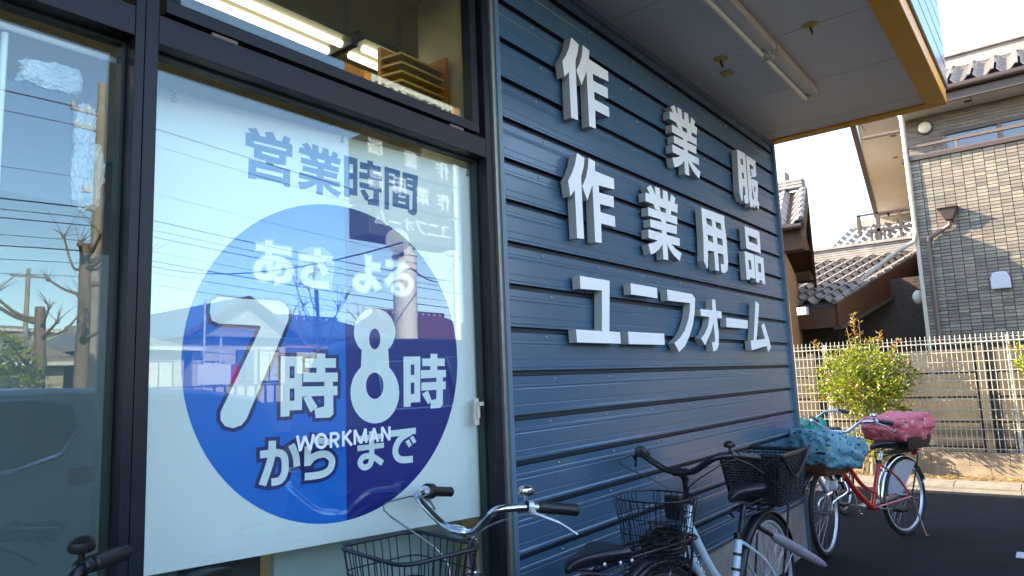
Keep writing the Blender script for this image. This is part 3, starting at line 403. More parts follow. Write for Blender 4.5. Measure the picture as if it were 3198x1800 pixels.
# soffit boards, canopy edge
XE = 1.112
ys = [-9.0]+[round(3.09+.79*k, 3) for k in range(-15, 4)]
ys = sorted(set(ys)); ys = [y for y in ys if y < 5.6]+[5.655]
for a, b in zip(ys, ys[1:]):
    if b-a < .1: continue
    bevel(MB().box(.02, XE, a+.0025, b-.0025, ZS, ZS+.012).build('soffit_board', M['soffit'], shop), .002, 1)
MB().box(-.3, XE+.02, -9, 5.66, ZS+.014, ZS+.05).build('soffit_backing', M['rubber'], shop)
MB().box(0, .02, 2.10, 5.69, ZS-.003, ZS+.012).build('soffit_bead', M['ivory'], shop)
yb = MB()
yb.hexa([(XE, -9, ZS-.012), (1.245, -9, ZS-.022), (1.245, 5.735, ZS-.022), (XE, 5.652, ZS-.012), (XE, -9, ZS+.05), (1.245, -9, ZS+.10), (1.245, 5.735, ZS+.10), (XE, 5.652, ZS+.05)])
bevel(yb.build('yellow_edge', M['yellow'], shop), .004)
yb = MB()
yb.hexa([(-.3, 5.652, ZS-.012), (XE-.001, 5.652, ZS-.012), (1.244, 5.735, ZS-.022), (-.3, 5.735, ZS-.022), (-.3, 5.652, ZS+.05), (XE-.001, 5.652, ZS+.05), (1.244, 5.735, ZS+.10), (-.3, 5.735, ZS+.10)])
bevel(yb.build('yellow_edge', M['yellow'], shop), .004)
# tall blue fascia boards above the yellow edge
for k in range(9):
    z = ZS+.102+k*.155
    b = MB(); b.box(1.20, 1.262, -9, 5.75, z, z+.148); b.box(-.3, 1.20, 5.70, 5.75, z, z+.148)
    bevel(b.build('fascia_board', M['fascia'], shop), .006)
MB().box(1.15, 1.25, -9, 5.72, ZS+.1, ZS+1.5).build('fascia_backing', M['rubber'], shop)
MB().box(-.3, 1.14, -9, 5.69, ZS+1.3, ZS+1.42).build('canopy_roof', M['concrete'], shop)

# ---- glazing frame
fr = shop
bevel(MB().box(-.085, 0, .716, .7385, 0, ZS).build('mullion', M['frame'], fr), .0015)
bevel(MB().box(-.085, 0, .7400, .772, 0, ZS).build('mullion', M['frame'], fr), .0015)
bevel(MB().box(-.085, 0, 2.046, 2.0845, 0, ZS).build('mullion', M['frame'], fr), .0015)
bevel(MB().box(-.085, 0, -1.35, -1.29, 0, ZS).build('mullion', M['frame'], fr), .0015)
for a, b in ((-1.289, .715), (.773, 2.045)):
    bevel(MB().box(-.085, -.001, a, b, 2.257, 2.326).build('transom', M['frame'], fr), .0015)
    MB().box(-.08, -.003, a, b, 2.3265, 2.3335).build('transom_lip', M['frame'], fr)
    bevel(MB().box(-.085, -.001, a, b, .0, .12).build('sill', M['frame'], fr), .0015)
    bevel(MB().box(-.085, -.001, a, b, 3.19, ZS-.001).build('head_rail', M['frame'], fr), .0015)
    # glass stops inside the lower light
    MB().box(-.082, -.052, a, b, 2.2495, 2.2565).build('glazing_bead', M['gasket'], fr)
    MB().box(-.082, -.05, a, a+.006, .121, 2.249).build('glazing_bead', M['gasket'], fr); MB().box(-.082, -.05, b-.008, b, .121, 2.249).build('glazing_bead', M['gasket'], fr)
    MB().box(-.080, -.074, a+.001, b-.001, .1205, 2.2565).build('window_pane', M['shopglass'], fr)
    # awning sash above the transom
    sh = MB(); z0, z1 = 2.354, 3.17
    sh.box(-.06, -.012, a+.022, b-.022, z0, z0+.037); sh.box(-.06, -.012, a+.022, b-.022, z1-.037, z1)
    sh.box(-.06, -.013, a+.022, a+.059, z0+.0375, z1-.0375); sh.box(-.06, -.013, b-.059, b-.022, z0+.0375, z1-.0375)
    so = bevel(sh.build('awning_sash', M['frame'], fr), .0015)
    MB().box(-.05, -.045, a+.05, b-.05, z0+.03, z1-.03).build('sash_pane', M['shopglass'], so)
    for yy in (a+.145, b-.19): MB().box(-.03, -.012, yy, yy+.075, 2.3375, 2.3475).build('sash_hinge', M['rail'], so)
    MB().box(-.085, -.062, a, b, 2.335, 2.352).build('sash_gasket', M['rubber'], fr)
# ---- interior (seen through the panes)
MB().box(-12, -.09, -9, 5.55, 3.20, 3.23).build('interior_ceiling', M['inceil'], shop)
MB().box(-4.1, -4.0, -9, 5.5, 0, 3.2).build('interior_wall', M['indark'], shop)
MB().box(-12, -.1, -9, 5.5, .02, .05).build('interior_floor', M['inwall'], shop)
MB().box(-.56, -.1, 2.24, 2.9, 0, 3.2).build('column', M['inwall'], shop)
MB().box(-4, -.17, 2.95, 3.0, 0, 3.2).build('partition', M['inwall'], shop)
MB().box(-.36, -.34, 1.33, 2.20, .05, 1.35).build('display_back', M['inpanel'], shop)
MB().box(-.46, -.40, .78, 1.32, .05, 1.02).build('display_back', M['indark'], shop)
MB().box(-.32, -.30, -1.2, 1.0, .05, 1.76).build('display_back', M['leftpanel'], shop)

def fl_lamp(x, y0, y1, z, lab, lit=True):
    r = empty('ceiling_light', lab, 'ceiling light', (x, y0, z))
    L = y1-y0
    MB().hexa([(-.10, 0, -.01), (.10, 0, -.01), (.10, L, -.01), (-.10, L, -.01), (-.05, 0, .05), (.05, 0, .05), (.05, L, .05), (-.05, L, .05)]).build('reflector', M['reflector'], r)
    for dx in (-.048, .048): MB().tube([(dx, .03, -.028), (dx, L-.03, -.028)], .0165, 10).build('tube', M['lit'], r, True)
    MB().box(-.11, .11, L-.02, L+.015, -.045, .01).build('lamp_holder', M['indark'], r)
    for yy in (.3, L-.3): MB().tube([(0, yy, .05), (0, yy, 3.2-z)], .008, 6).build('hanger', M['steelgrey'], r)
    return r
fl_lamp(-.76, .62, 1.93, 2.95, 'lit twin tube ceiling light seen through the upper pane, the long near one')
fl_lamp(-.72, 1.965, 2.235, 2.95, 'short lit twin tube ceiling light ending at the beige column')
fl_lamp(-1.9, -2.2, .55, 2.95, 'added twin tube light deep inside the shop, brightening the ceiling behind the left pane')  # extra lamp, added to brighten the interior ceiling

# orange display with brass louvres in the top pane
r = empty('louvred_display', 'orange framed display with brass louvres behind the upper pane beside the column', 'display', (-.36, 1.93, 2.62))
MB().box(-.14, -.12, 0, .28, -.1, .22).build('backing', M['orange'], r)
MB().box(-.118, .02, .262, .28, -.1, .22).build('side_panel', M['orange'], r)
for k in range(7): MB().hexa([(-.115, 0, -.08+k*.04), (.01, 0, -.095+k*.04), (.01, .26, -.095+k*.04), (-.115, .26, -.08+k*.04), (-.115, 0, -.07+k*.04), (.01, 0, -.085+k*.04), (.01, .26, -.085+k*.04), (-.115, .26, -.07+k*.04)]).build('louvre', M['brass'], r)

# things in the left pane
r = empty('display_rail', 'white tubular display rail across the top of the left pane', 'rail', (-.13, -.9, 2.229))
MB().tube([(0, 0, 0), (0, 1.645, .007)], .0085, 10).build('cross_tube', M['letter'], r, True)
MB().tube([(0, 1.385, -.010), (0, 1.385, -1.5)], .007, 10).build('upright_tube', M['letter'], r, True)
cb = bevel(MB().hexa([(-.26, .10, 1.845), (-.13, .10, 1.87), (-.13, .634, 1.84), (-.26, .634, 1.84), (-.26, .10, 2.105), (-.13, .10, 2.105), (-.13, .630, 2.112), (-.26, .63, 2.112)]).build('storage_box', M['cardboard']), .004); tag(cb, 'large grey violet storage box standing behind the left pane', 'box')
def crumple(name, c, sc, label, seed, m='wrap', cat='bag', box=0):
    from mathutils import noise
    bm = bmesh.new(); bmesh.ops.create_icosphere(bm, subdivisions=5, radius=1)
    for v in bm.verts:
        p = v.co.copy(); q = p/((abs(p.x)**4+abs(p.y)**4+abs(p.z)**4)**.25)
        n_ = noise.noise(p*1.6+Vector((seed, 0, 0)))*.20+abs(noise.noise(p*4.2+Vector((seed*2, 3, 0))))*.22+abs(noise.noise(p*10+Vector((0, seed, 0))))*.14
        v.co = Vector((q.x*sc[0], q.y*sc[1], q.z*sc[2]))*(.9+n_)
    me = bpy.data.meshes.new(name); bm.to_mesh(me); bm.free(); me.materials.append(M[m])
    o = link(name, me, None, c); tag(o, label, cat); return o
crumple('plastic_bag', (-.15, .588, 2.148), (.03, .062, .034), 'crumpled clear plastic bag lying on top of the grey storage box', 3)
crumple('plastic_bag', (-.145, .663, 2.045), (.02, .024, .055), 'bunched plastic wrap hanging beside the upper corner of the storage box', 5)
crumple('plastic_bag', (-.15, .672, 1.925), (.03, .034, .078), 'large folded sheet of wrap sagging beside the lower part of the storage box', 8)
# latch on the sash
r = empty('window_latch', 'small cream plastic latch on the window frame beside the poster', 'latch', (-.062, 2.005, 1.25))
bevel(MB().box(-.004, .006, -.012, .012, -.03, .07).build('latch_body', M['ivory'], r), .002)
bevel(MB().box(.0065, .014, -.006, .010, -.005, .05).build('latch_lever', M['ivory'], r), .002)
MB().box(.0065, .022, -.003, .022, .042, .056).build('latch_knob', M['ivory'], r)

# ================================================================== RAISED LETTERS ON THE WALL
FX, BX = .055, .014
names = [('saku1', 'raised white character at the start of the top row above its twin'),
         ('gyo1', 'raised white many barred character in the middle of the top row'),
         ('fuku', 'raised white character at the far end of the top row nearest the house'),
         ('saku2', 'raised white character at the start of the middle row'),
         ('gyo2', 'raised white character with many bars, second of the middle row'),
         ('you', 'raised white character with square openings, third of the middle row'),
         ('hin', 'raised white character of three stacked boxes ending the middle row'),
         ('yu', 'raised white angular character starting the bottom row'),
         ('ni', 'raised white character of two separate bars in the bottom row'),
         ('fu', 'raised white hooked character, third of the bottom row'),
         ('oo', 'small raised white crossed character in the bottom row'),
         ('ba', 'raised white single dash of the bottom row'),
         ('mu', 'raised white triangular character ending the bottom row')]
for key, lab in names:
    gl = WALL[key]
    c = [q for p in gl['solid'] for q in p]; cy = sum(q[0] for q in c)/len(c); cz = sum(q[1] for q in c)/len(c)
    f = lambda a, b, d, cy=cy, cz=cz: Vector((BX+d, a-cy, b-cz))
    mb = glyph(gl['solid'], gl['hole'], f, FX-BX)
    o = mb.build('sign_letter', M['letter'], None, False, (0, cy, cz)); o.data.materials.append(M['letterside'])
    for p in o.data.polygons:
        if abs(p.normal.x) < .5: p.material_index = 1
    tag(o, lab, 'sign letter', 'raised white characters on the blue cladding')

# ================================================================== POSTER
pw = Vector((.14567519, .98933247, 0)); pn = Vector((.98933247, -.14567519, 0)); po = Vector((-.09, 2.0517, 1.5535))
poster = empty('opening_hours_poster', 'large pale poster with a two tone blue disc and opening hours behind the right pane', 'poster', po, math.atan2(-pw.x, pw.y))
# local frame of the poster: x = outwards, y = along the sheet, z = up
pf = lambda off: (lambda a, b, d: Vector((off+d, a, b)))
film = MB(); film.add([(0, -1.172, -.6444), (0, .002, -.6735), (0, .004, .6733), (0, -1.176, .7052), (-.002, -1.172, -.6444), (-.002, .002, -.6735), (-.002, .004, .6733), (-.002, -1.176, .7052)],
                [(0, 1, 2, 3), (7, 6, 5, 4), (0, 4, 5, 1), (1, 5, 6, 2), (2, 6, 7, 3), (3, 7, 4, 0)])
film.build('poster_sheet', M['film'], poster)
CX, CZ, RX, RZ = -.594, -.080, .497, .519; XS = -.5725
def disc(side):
    pts = []
    t0 = math.acos((XS-CX)/RX)
    if side > 0: angs = [-t0+2*t0*i/48 for i in range(49)]
    else: angs = [t0+(2*PI-2*t0)*i/48 for i in range(49)]
    return [(CX+RX*math.cos(a), CZ+RZ*math.sin(a)) for a in angs]
for sd, m in ((-1, 'skyblue'), (1, 'navy')):
    p = disc(sd); MB().slab([(.0004, a, b) for a, b in p], (.0004, 0, 0)).build('printed_half_disc', M[m], poster)
for key, gl in POST.items():
    big = key in ('ei', 'gyo', 'ji1', 'kan')
    mat_ = 'head' if big else 'print'
    st = gl.get('st', [])
    if key in ('nana', 'ji2', 'ka', 'ra'):
        glyph(gl['solid'], gl['hole'], pf(.0009), .0004, st, .0115).build('character_outline', M['outline'], poster)
    if key in ('a', 'sa', 'yo', 'ru'):
        glyph(gl['solid'], gl['hole'], pf(.0009), .0004, st, .006).build('character_outline', M['softline'], poster)
    glyph(gl['solid'], gl['hole'], pf(.0014 if not big else .0005), .0004, st).build('printed_character', M[mat_], poster)
# hooks that hold it up
for y, z in ((-1.13, .69), (-.58, .685), (-.02, .665)):
    MB().tube([(.004, y, z-.012), (.004, y+.004, z+.012), (-.01, y+.008, z+.02)], .003, 6).build('hook', M['steelgrey'], poster, True)
    MB().sphere((.005, y, z-.014), .0075, 8, 5).build('suction_cup', M['steelgrey'], poster, True)

wk = empty('window_lettering', 'white capital lettering stuck on the glass across the poster', 'lettering', (-.0735, 0, 0))
for L_, ss in WORK.items():
    gl_ = glyph([], [], lambda a, b, d: Vector((d, a, b)), .0005, [(.0092, [tuple(q) for q in s_]) for s_ in ss])
    gl_.build('letter', M['sticker'], wk)

# ================================================================== CANOPY FITTINGS
r = empty('canopy_light', 'unlit ivory fluorescent batten fixed along the canopy soffit', 'light fitting', (.575, 0, ZS))
for a, b in ((-1.2, .28), (.30, 1.50), (1.52, 2.72), (2.74, 3.94), (3.96, 4.80)):
    bevel(MB().box(-.022, .034, a, b, -.052, -.001).build('batten_body', M['ivory'], r), .003)
    MB().tube([(-.045, a+.03, -.066), (-.045, b-.03, -.066)], .0155, 10).build('tube', M['tube_off'], r, True)
    for yy in (a+.018, b-.018): bevel(MB().box(-.062, -.0, yy-.012, yy+.012, -.082, -.03).build('lamp_holder', M['ivory'], r), .004)
for (x, y), lab in (((.285, 3.93), 'small dark hook on a round brass plate on the soffit, nearer the cladding'), ((.815, 3.87), 'small dark hook on a round brass plate on the soffit, nearer the yellow edge')):
    r = empty('soffit_hook', lab, 'hook', (x, y, ZS), 0, 'hooks in the canopy soffit')
    MB().lathe((0, 0, -.0005), (0, 0, -1), [(.045, 0), (.045, .003), (.02, .009), (.012, .012)], 16).build('hook_plate', M['brass'], r, True)
    MB().tube([(0, 0, -.008), (0, 0, -.03), (.008, 0, -.042), (.004, .003, -.055)], .007, 6).build('hook_pin', M['brownmetal'], r, True)
pz = bevel(MB().box(-.035, .035, -.035, .035, -.012, 0).build('soffit_plate', M['brass']), .004); pz.location = (.24, 4.14, ZS); tag(pz, 'small square brass plate on the soffit beside the nearer hook', 'plate')
# ================================================================== BICYCLES
def wheel(name, R, parent, loc, steer=0, rimw='steelgrey', tw=.019, yawz=0):
    w = link(name, MB().tube([(0, -.045, 0), (0, .045, 0)], [.018, .018], 12).mesh('hub', 'steelgrey', True), parent, loc, (0, 0, yawz))
    MB().ring((0, 0, 0), (0, 1, 0), R-tw, tw, 48, 8).build('tyre', M['tyre'], w, True)
    MB().ring((0, 0, 0), (0, 1, 0), R-2*tw-.004, .011, 48, 6, flat=1).build('rim', M[rimw], w, True)
    s_ = MB(); n = 32
    for i in range(n):
        a = 2*PI*i/n; sd = .028 if i % 2 else -.028; b = a+(.32 if i % 4 < 2 else -.32)
        s_.tube([(.017*math.cos(b), sd, .017*math.sin(b)), ((R-2*tw-.006)*math.cos(a), 0, (R-2*tw-.006)*math.sin(a))], .0011, 4, cap=False)
    s_.build('spokes', M['steelgrey'], w, True, kind='stuff')
    return w
def guard(R, a0, a1, parent, loc, m, wd=.028):
    mb = MB(); n = 22; prof_ = [(-wd, -.012), (-wd*.8, .002), (-wd*.35, .009), (0, .011), (wd*.35, .009), (wd*.8, .002), (wd, -.012)]
    vs = []
    for i in range(n+1):
        a = a0+(a1-a0)*i/n
        for y, dr in prof_: vs.append(((R+.012+dr)*math.cos(a), y, (R+.012+dr)*math.sin(a)))
    k = len(prof_); fs = [(i*k+j, i*k+j+1, (i+1)*k+j+1, (i+1)*k+j) for i in range(n) for j in range(k-1)]
    mb.add(vs, fs); o = mb.build('mudguard', M[m], parent, True, loc)
    sm = o.modifiers.new('thick', 'SOLIDIFY'); sm.thickness = .0015
    return o
def saddle(parent, loc, m='saddle', rivets=False):
    ribs = [(-.125, .075, .0, .035), (-.10, .098, .018, .05), (-.05, .092, .02, .05), (0, .06, .016, .045), (.05, .038, .014, .04), (.10, .026, .010, .035), (.135, .019, .002, .03), (.15, .010, -.012, .02)]
    vs = []; k = 12
    for x, w_, z, h_ in ribs:
        for j in range(k):
            a = 2*PI*j/k; ca, sa = math.cos(a), math.sin(a)
            yy = w_*(abs(ca)**.7)*(1 if ca > 0 else -1); zz = z+(h_*.35*abs(sa)**.7 if sa > 0 else -h_*abs(sa)**.8)
            vs.append((x, yy, zz))
    mb = MB(); n = len(ribs)
    mb.add(vs, [(i*k+j, i*k+(j+1) % k, (i+1)*k+(j+1) % k, (i+1)*k+j) for i in range(n-1) for j in range(k)]+[tuple(range(k)), tuple(range((n-1)*k, n*k))])
    o = mb.build('saddle', M[m], parent, True, loc); sd = o.modifiers.new('smooth', 'SUBSURF'); sd.levels = 1; sd.render_levels = 1
    sp = MB()
    for s_ in (-1, 1): sp.tube([(-.09, s_*.05, -.04), (-.02, s_*.03, -.055), (.10, s_*.012, -.03)], .0045, 6)
    for s_ in (-1, 1): sp.ring((-.10, s_*.05, -.045), (0, 0, 1), .014, .003, 12, 5); sp.ring((-.10, s_*.05, -.06), (0, 0, 1), .014, .003, 12, 5)
    sp.build('saddle_spring', M['steelgrey'], o, True)
    if rivets:
        for x, w_ in ((-.085, .0975), (-.035, .087), (.015, .057)): MB().sphere((x, w_*1.0+.001, -.012), .0068, 10, 6, (1, .6, 1)).build('rivet', M['rivet'], o, True)
    return o
def wire_basket(parent, loc, L0, W0, L1, W1, Hh, m='wire', rimr=.006, nx=7, ny=8, nz=4, wr=.0018, rr=.05):
    """open wire basket: top L1 x W1, bottom L0 x W0"""
    def loop(L_, W_, r_, n=6):
        pts = []
        for cx, cy, a0 in ((L_/2-r_, W_/2-r_, 0), (-L_/2+r_, W_/2-r_, PI/2), (-L_/2+r_, -W_/2+r_, PI), (L_/2-r_, -W_/2+r_, 1.5*PI)):
            for i in range(n+1):
                a = a0+PI/2*i/n; pts.append((cx+r_*math.cos(a), cy+r_*math.sin(a)))
        return pts
    def at(t): return [(x, y, Hh*t) for x, y in loop(L0+(L1-L0)*t, W0+(W1-W0)*t, .03+(rr-.03)*t)]
    b = MB().tube(at(1), rimr, 8, closed=True).build('basket', M[m], parent, True, loc); b.name = 'basket'
    w_ = MB()
    for k in range(nz): w_.tube(at(k/nz*.96), wr*1.2, 5, closed=True)
    lo, hi = at(0), at(1); n = len(lo)
    def side(pt, pb, cnt):
        for i in range(1, cnt): t = i/cnt; w_.tube([pt[0].lerp(pt[1], t), pb[0].lerp(pb[1], t)], wr, 4, cap=False)
    V = Vector
    for i in range(n): 
        if i % 3 == 0: w_.tube([lo[i], hi[i]], wr, 4, cap=False)
    for s_ in (-1, 1):
        side((V((-L1/2+.04, s_*W1/2, Hh)), V((L1/2-.04, s_*W1/2, Hh))), (V((-L0/2+.03, s_*W0/2, 0)), V((L0/2-.03, s_*W0/2, 0))), nx)
        side((V((s_*L1/2, -W1/2+.04, Hh)), V((s_*L1/2, W1/2-.04, Hh))), (V((s_*L0/2, -W0/2+.03, 0)), V((s_*L0/2, W0/2-.03, 0))), ny)
    for i in range(1, nx): x = -L0/2+L0*i/nx; w_.tube([(x, -W0/2, 0), (x, W0/2, 0)], wr, 4)
    for i in range(1, ny): y = -W0/2+W0*i/ny; w_.tube([(-L0/2, y, 0), (L0/2, y, 0)], wr, 4)
    w_.build('basket_wires', M[m], b, True, kind='stuff')
    return b
def bicycle(label, pos, head, R=.33, us=.90, zs=.95, wb=1.13, paint='white', metal='chrome', grip='black', bar_s=1.0, saddle_u=.20, saddle_z=.80, steer=0, sad='saddle', rivets=False, post='chrome',
            rack=True, fbasket=True, guards='blackpaint', bell=True, group=None, rim='steelgrey', bzs=.68, bbox=(.30, .24, .36, .34, .235), dress=False, tube=.017, bar_h=1.0, bar_r=.0112, rk_h=.045, brr=.05, rimr=.006, fguard=None, fsteer=0, bfo=.06):
    a = math.radians(head)
    root = empty('bicycle', label, 'bicycle', (pos[0], pos[1], 0), math.atan2(-math.cos(a), -math.sin(a)), group)
    hu, hz = us-.055, zs-.16     # top of the head tube
    lu, lz = us+.015, zs-.34      # bottom of the head tube
    bu, bz = .46, .28            # bottom bracket
    su, sz = .30, .62            # top of the seat tube
    fx = wb
    f = MB()
    f.tube([(hu, 0, hz+.02), (lu, 0, lz)], .021, 12)
    f.tube(catmull([(lu-.01, 0, lz+.04), ((lu+bu)/2-.02, 0, (lz+bz)/2-.015), (bu, 0, bz)], 5), tube*1.25, 12)
    f.tube(catmull([(hu+.015, 0, hz-.05), ((hu+bu)/2-.03, 0, (hz+bz)/2-.03), (su+.10, 0, bz+.10)], 5), tube*.9, 10)
    f.tube([(bu-.005, 0, bz-.01), (su, 0, sz)], tube, 12)
    for s_ in (-1, 1):
        f.tube([(bu, s_*.03, bz), (.0, s_*.058, R)], .0095, 8); f.tube(catmull([(su+.01, s_*.022, sz-.03), (.14, s_*.05, sz-.14), (.0, s_*.058, R)], 3), .0075, 8)
    f.tube([(bu, -.035, bz), (bu, .035, bz)], .026, 14)
    f.build('frame', M[paint], root, True)
    if dress:   # dark decals along the down tube
        d = MB()
        A = Vector((lu-.01, 0, lz+.04)); B = Vector((bu, 0, bz))
        n_ = Vector((.0, 1, 0))
        for q in range(9):
            t = .10+q*.062; p = A.lerp(B, t)+Vector((-.01, 0, -.008)); dr = (B-A).normalized(); up_ = dr.cross(n_)
            for k, (o1, o2) in enumerate([((-.012, -.011), (-.012, .011)), ((-.012, .011), (.010, .011 if q % 2 else -.011)), ((.010, -.011), (.010, .009))][:2+q % 2]):
                P1_ = p+dr*o1[0]+up_*o1[1]; P2_ = p+dr*o2[0]+up_*o2[1]
                d.tube([P1_+n_*(tube*1.24), P2_+n_*(tube*1.24)], .0016, 5)
        d.build('frame_lettering', M['black'], root)
        d = MB()
        for t in (.22, .40): p = Vector((su, 0, sz)).lerp(Vector((bu, 0, bz)), t); d.tube([p, p+Vector((.004, 0, -.012))], tube*1.06, 12)
        d.build('seat_tube_band', M['black'], root)
    fk = empty('fork', None, None, (0, 0, 0)); fk.parent = root
    # everything that steers
    ax = Vector((lu-hu, 0, lz-hz)).normalized()
    st = MB()
    st.tube([(lu, 0, lz), (lu+.004, 0, lz-.03)], .022, 12)
    for s_ in (-1, 1): st.tube(catmull([(lu+.004, s_*.02, lz-.03), (lu+.03, s_*.05, lz-.10), (fx-.03, s_*.055, R+.08), (fx, s_*.055, R)], 3), [.012]*6+[.010]*3+[.009], 8)
    bpy.data.objects.remove(fk); st.build('fork', M['blackpaint' if metal == 'blackpaint' else 'chrome'], root, True)
    wheel('wheel', R, root, (0, 0, R), rimw=rim); wheel('wheel', R, root, (fx, 0, R), rimw=rim, yawz=steer+fsteer)
    guard(R, -.15, 2.85, root, (0, 0, R), guards); guard(R, .55, 2.7, root, (fx, 0, R), fguard or guards)
    sy = MB()
    for s_ in (-1, 1):
        sy.tube([(0, s_*.055, R), (-(R+.01)*math.cos(.35), s_*.028, R+(R+.01)*math.sin(.35))], .0022, 5)
        sy.tube([(fx, s_*.055, R), (fx-(R+.01)*math.cos(.6), s_*.028, R+(R+.01)*math.sin(.6))], .0022, 5)
    sy.build('mudguard_stay', M['steelgrey'], root, True)
    # seat
    MB().tube([(su, 0, sz-.03), (saddle_u+.02, 0, saddle_z-.05)], .0135, 12).build('seatpost', M[post], root, True)
    MB().tube([(su+.004, 0, sz-.018), (su, 0, sz+.012)], .024, 12).build('seat_clamp', M['blackpaint'], root, True)
    saddle(root, (saddle_u+.02, 0, saddle_z), sad, rivets)
    # stem and bar
    sb = MB(); sb.tube([(hu, 0, hz), (us-.035, 0, zs-.02)], .0115, 10); sb.tube([(us-.05, 0, zs-.035), (us, 0, zs)], .015, 10); sb.tube([(us, -.03, zs), (us, .03, zs)], .018, 12)
    sb.tube([(hu-.003, 0, hz+.018), (hu-.004, 0, hz+.035)], .024, 12)
    b_ = sb.build('handlebar_stem', M[metal], root, True)
    cs, sn = math.cos(steer), math.sin(steer)
    def S_(dx, dy, dz): dx *= 1; return Vector((us+dx*cs-dy*sn, dx*sn+dy*cs, zs+dz))
    path = [(-.165*1, .285), (-.10, .262), (-.03, .235), (.015, .19), (.012, .13), (0, .07), (0, 0)]
    hts = [.070, .082, .090, .084, .045, .008, 0]
    pts = [S_(x*bar_s, y*bar_s, z*bar_h) for (x, y), z in zip(path, hts)]; pts2 = [S_(x*bar_s, -y*bar_s, z*bar_h) for (x, y), z in zip(path, hts)]
    MB().tube(catmull(pts[1:]+pts2[1:-1][::-1], 4), bar_r, 10).build('handlebar', M[metal], root, True)
    for P in (pts, pts2):
        e, q = P[0], P[1]; d = (e-q).normalized()
        q2 = q+d*-.02
        MB().lathe(q2, d, [(.0135, 0), (.0165, .002), (.0165, .118), (.0175, .122), (.014, .127), (.004, .128)], 14).build('grip', M[grip], root, True)
        side = 1 if P is pts else -1
        out = d.cross(Vector((0, 0, 1)))*1.0
        fwd_ = Vector((0, 0, -1))*.55+out*(1 if side < 0 else -1)*-.8; fwd_.normalize()
        base = q2-d*.018
        lv = MB()
        lv.tube([base, base-d*.016], .0165, 12)
        lv.tube([base-d*.006, base-d*.004+fwd_*.028+Vector((0, 0, -.006))], .009, 8)
        lv.build('lever_bracket', M['alu' if metal == 'chrome' else 'blackpaint'], root, True)
        l2 = MB(); s0 = base-d*.004+fwd_*.026; l2.tube(catmull([s0, s0+d*.030+fwd_*.014, s0+d*.075+fwd_*.020+Vector((0, 0, -.010)), s0+d*.118+fwd_*.034+Vector((0, 0, -.026))], 4), [.0085]*4+[.0075]*4+[.005]*4+[.0065], 8, flat=.6)
        l2.build('brake_lever', M['alu' if metal == 'chrome' else 'black'], root, True)
        cbl = [base-d*.004+fwd_*.03, base-d*.07+fwd_*.05+Vector((0, 0, .004)), base-d*.17+fwd_*.06+Vector((0, 0, -.03)), Vector((us+.03, side*.04, zs-.07)), Vector((us+.03, side*.02, zs-.20)), Vector((us+.02, side*.02, lz))]
        MB().tube(catmull(cbl, 5), .0025, 6).build('brake_cable', M['steelgrey' if metal == 'chrome' else 'black'], root, True)
    if bell:
        PA, PB = (pts2, pts) if bell == 2 else (pts, pts2)
        p = PA[1]; d = (PA[0]-PA[1]).normalized(); q = p-d*.055+Vector((0, 0, .012)); up_ = Vector((0, 0, 1))
        mb = MB(); mb.lathe(q+up_*.004, up_, [(.006, 0), (.006, .014), (.022, .016), (.0245, .022), (.022, .034), (.012, .041), (.001, .043)], 18)
        mb.build('bell', M['chrome' if metal == 'chrome' else 'black'], root, True)
        MB().ring(p-d*.055, d, .0125, .004, 16, 6).build('bell_clamp', M['black'], root, True)
        # twist shifter on the far side
        p = PB[1]; d = (PB[0]-PB[1]).normalized(); MB().lathe(p-d*.045, d, [(.014, 0), (.025, .004), (.026, .030), (.018, .036)], 16).build('twist_shifter', M['black'], root, True)
    if fbasket:
        bx = us+bfo+bbox[2]/2
        wire_basket(root, (bx, 0, bzs), bbox[0], bbox[1], bbox[2], bbox[3], bbox[4], rr=brr, rimr=rimr)
        br = MB()
        for s_ in (-1, 1): br.tube(catmull([(fx, s_*.06, R), (fx+.03, s_*.075, (R+bzs)/2), (bx+.05, s_*.08, bzs-.004)], 3), .004, 6)
        br.tube([(lu, 0, lz+.1), (bx-.12, 0, bzs+.01)], .006, 6); br.build('basket_stay', M['steelgrey'], root, True)
    if rack:
        rz_ = 2*R+rk_h; rk = MB()
        for s_ in (-1, 1):
            rk.tube(catmull([(su-.02, s_*.03, rz_-.02), (su-.07, s_*.065, rz_), (-.05, s_*.075, rz_), (-.17, s_*.075, rz_), (-.205, s_*.045, rz_+.0)], 4), .006, 8)
            rk.tube(catmull([(-.12, s_*.075, rz_), (-.13, s_*.078, rz_-.06), (.0, s_*.07, R+.01)], 3), .006, 8)
            rk.tube([(su-.06, s_*.025, rz_+.001), (-.19, s_*.025, rz_+.001)], .0045, 6)
        rk.tube([(-.205, -.047, rz_), (-.205, .047, rz_)], .006, 8)
        for u_ in (.12, .0, -.12): rk.tube([(u_, -.072, rz_-.004), (u_, .072, rz_-.004)], .0045, 6)
        rk.build('rear_rack', M['rack'], root, True)
        MB().sphere((-.222, 0, rz_-.03), .02, 10, 6, (.6, 1.4, 1)).build('rear_reflector', M['redlamp'], root, True)
    # drive
    cg = MB(); cg.tube([(bu+.07, -.05, bz), (bu, -.05, bz+.005), (.10, -.056, R-.01), (.02, -.056, R)], [.05, .062, .034, .028], 14, flat=.25)
    cg.build('chain_guard', M['steelgrey' if metal == 'chrome' else 'black'], root, True)
    MB().tube([(bu, -.075, bz), (bu, .075, bz)], .012, 8).build('crank_axle', M['steelgrey'], root, True)
    for s_, an in ((-1, .25), (1, .25+PI)):
        ex, ez = bu+.165*math.cos(an), bz+.165*math.sin(an)*.6
        MB().tube([(bu, s_*.078, bz), (ex, s_*.085, ez)], .009, 8, flat=.6).build('crank', M['steelgrey'], root, True)
        bevel(MB().box(ex-.045, ex+.045, min(s_*.095, s_*.175), max(s_*.095, s_*.175), ez-.011, ez+.011).build('pedal', M['black'], root), .004)
    ks = MB()
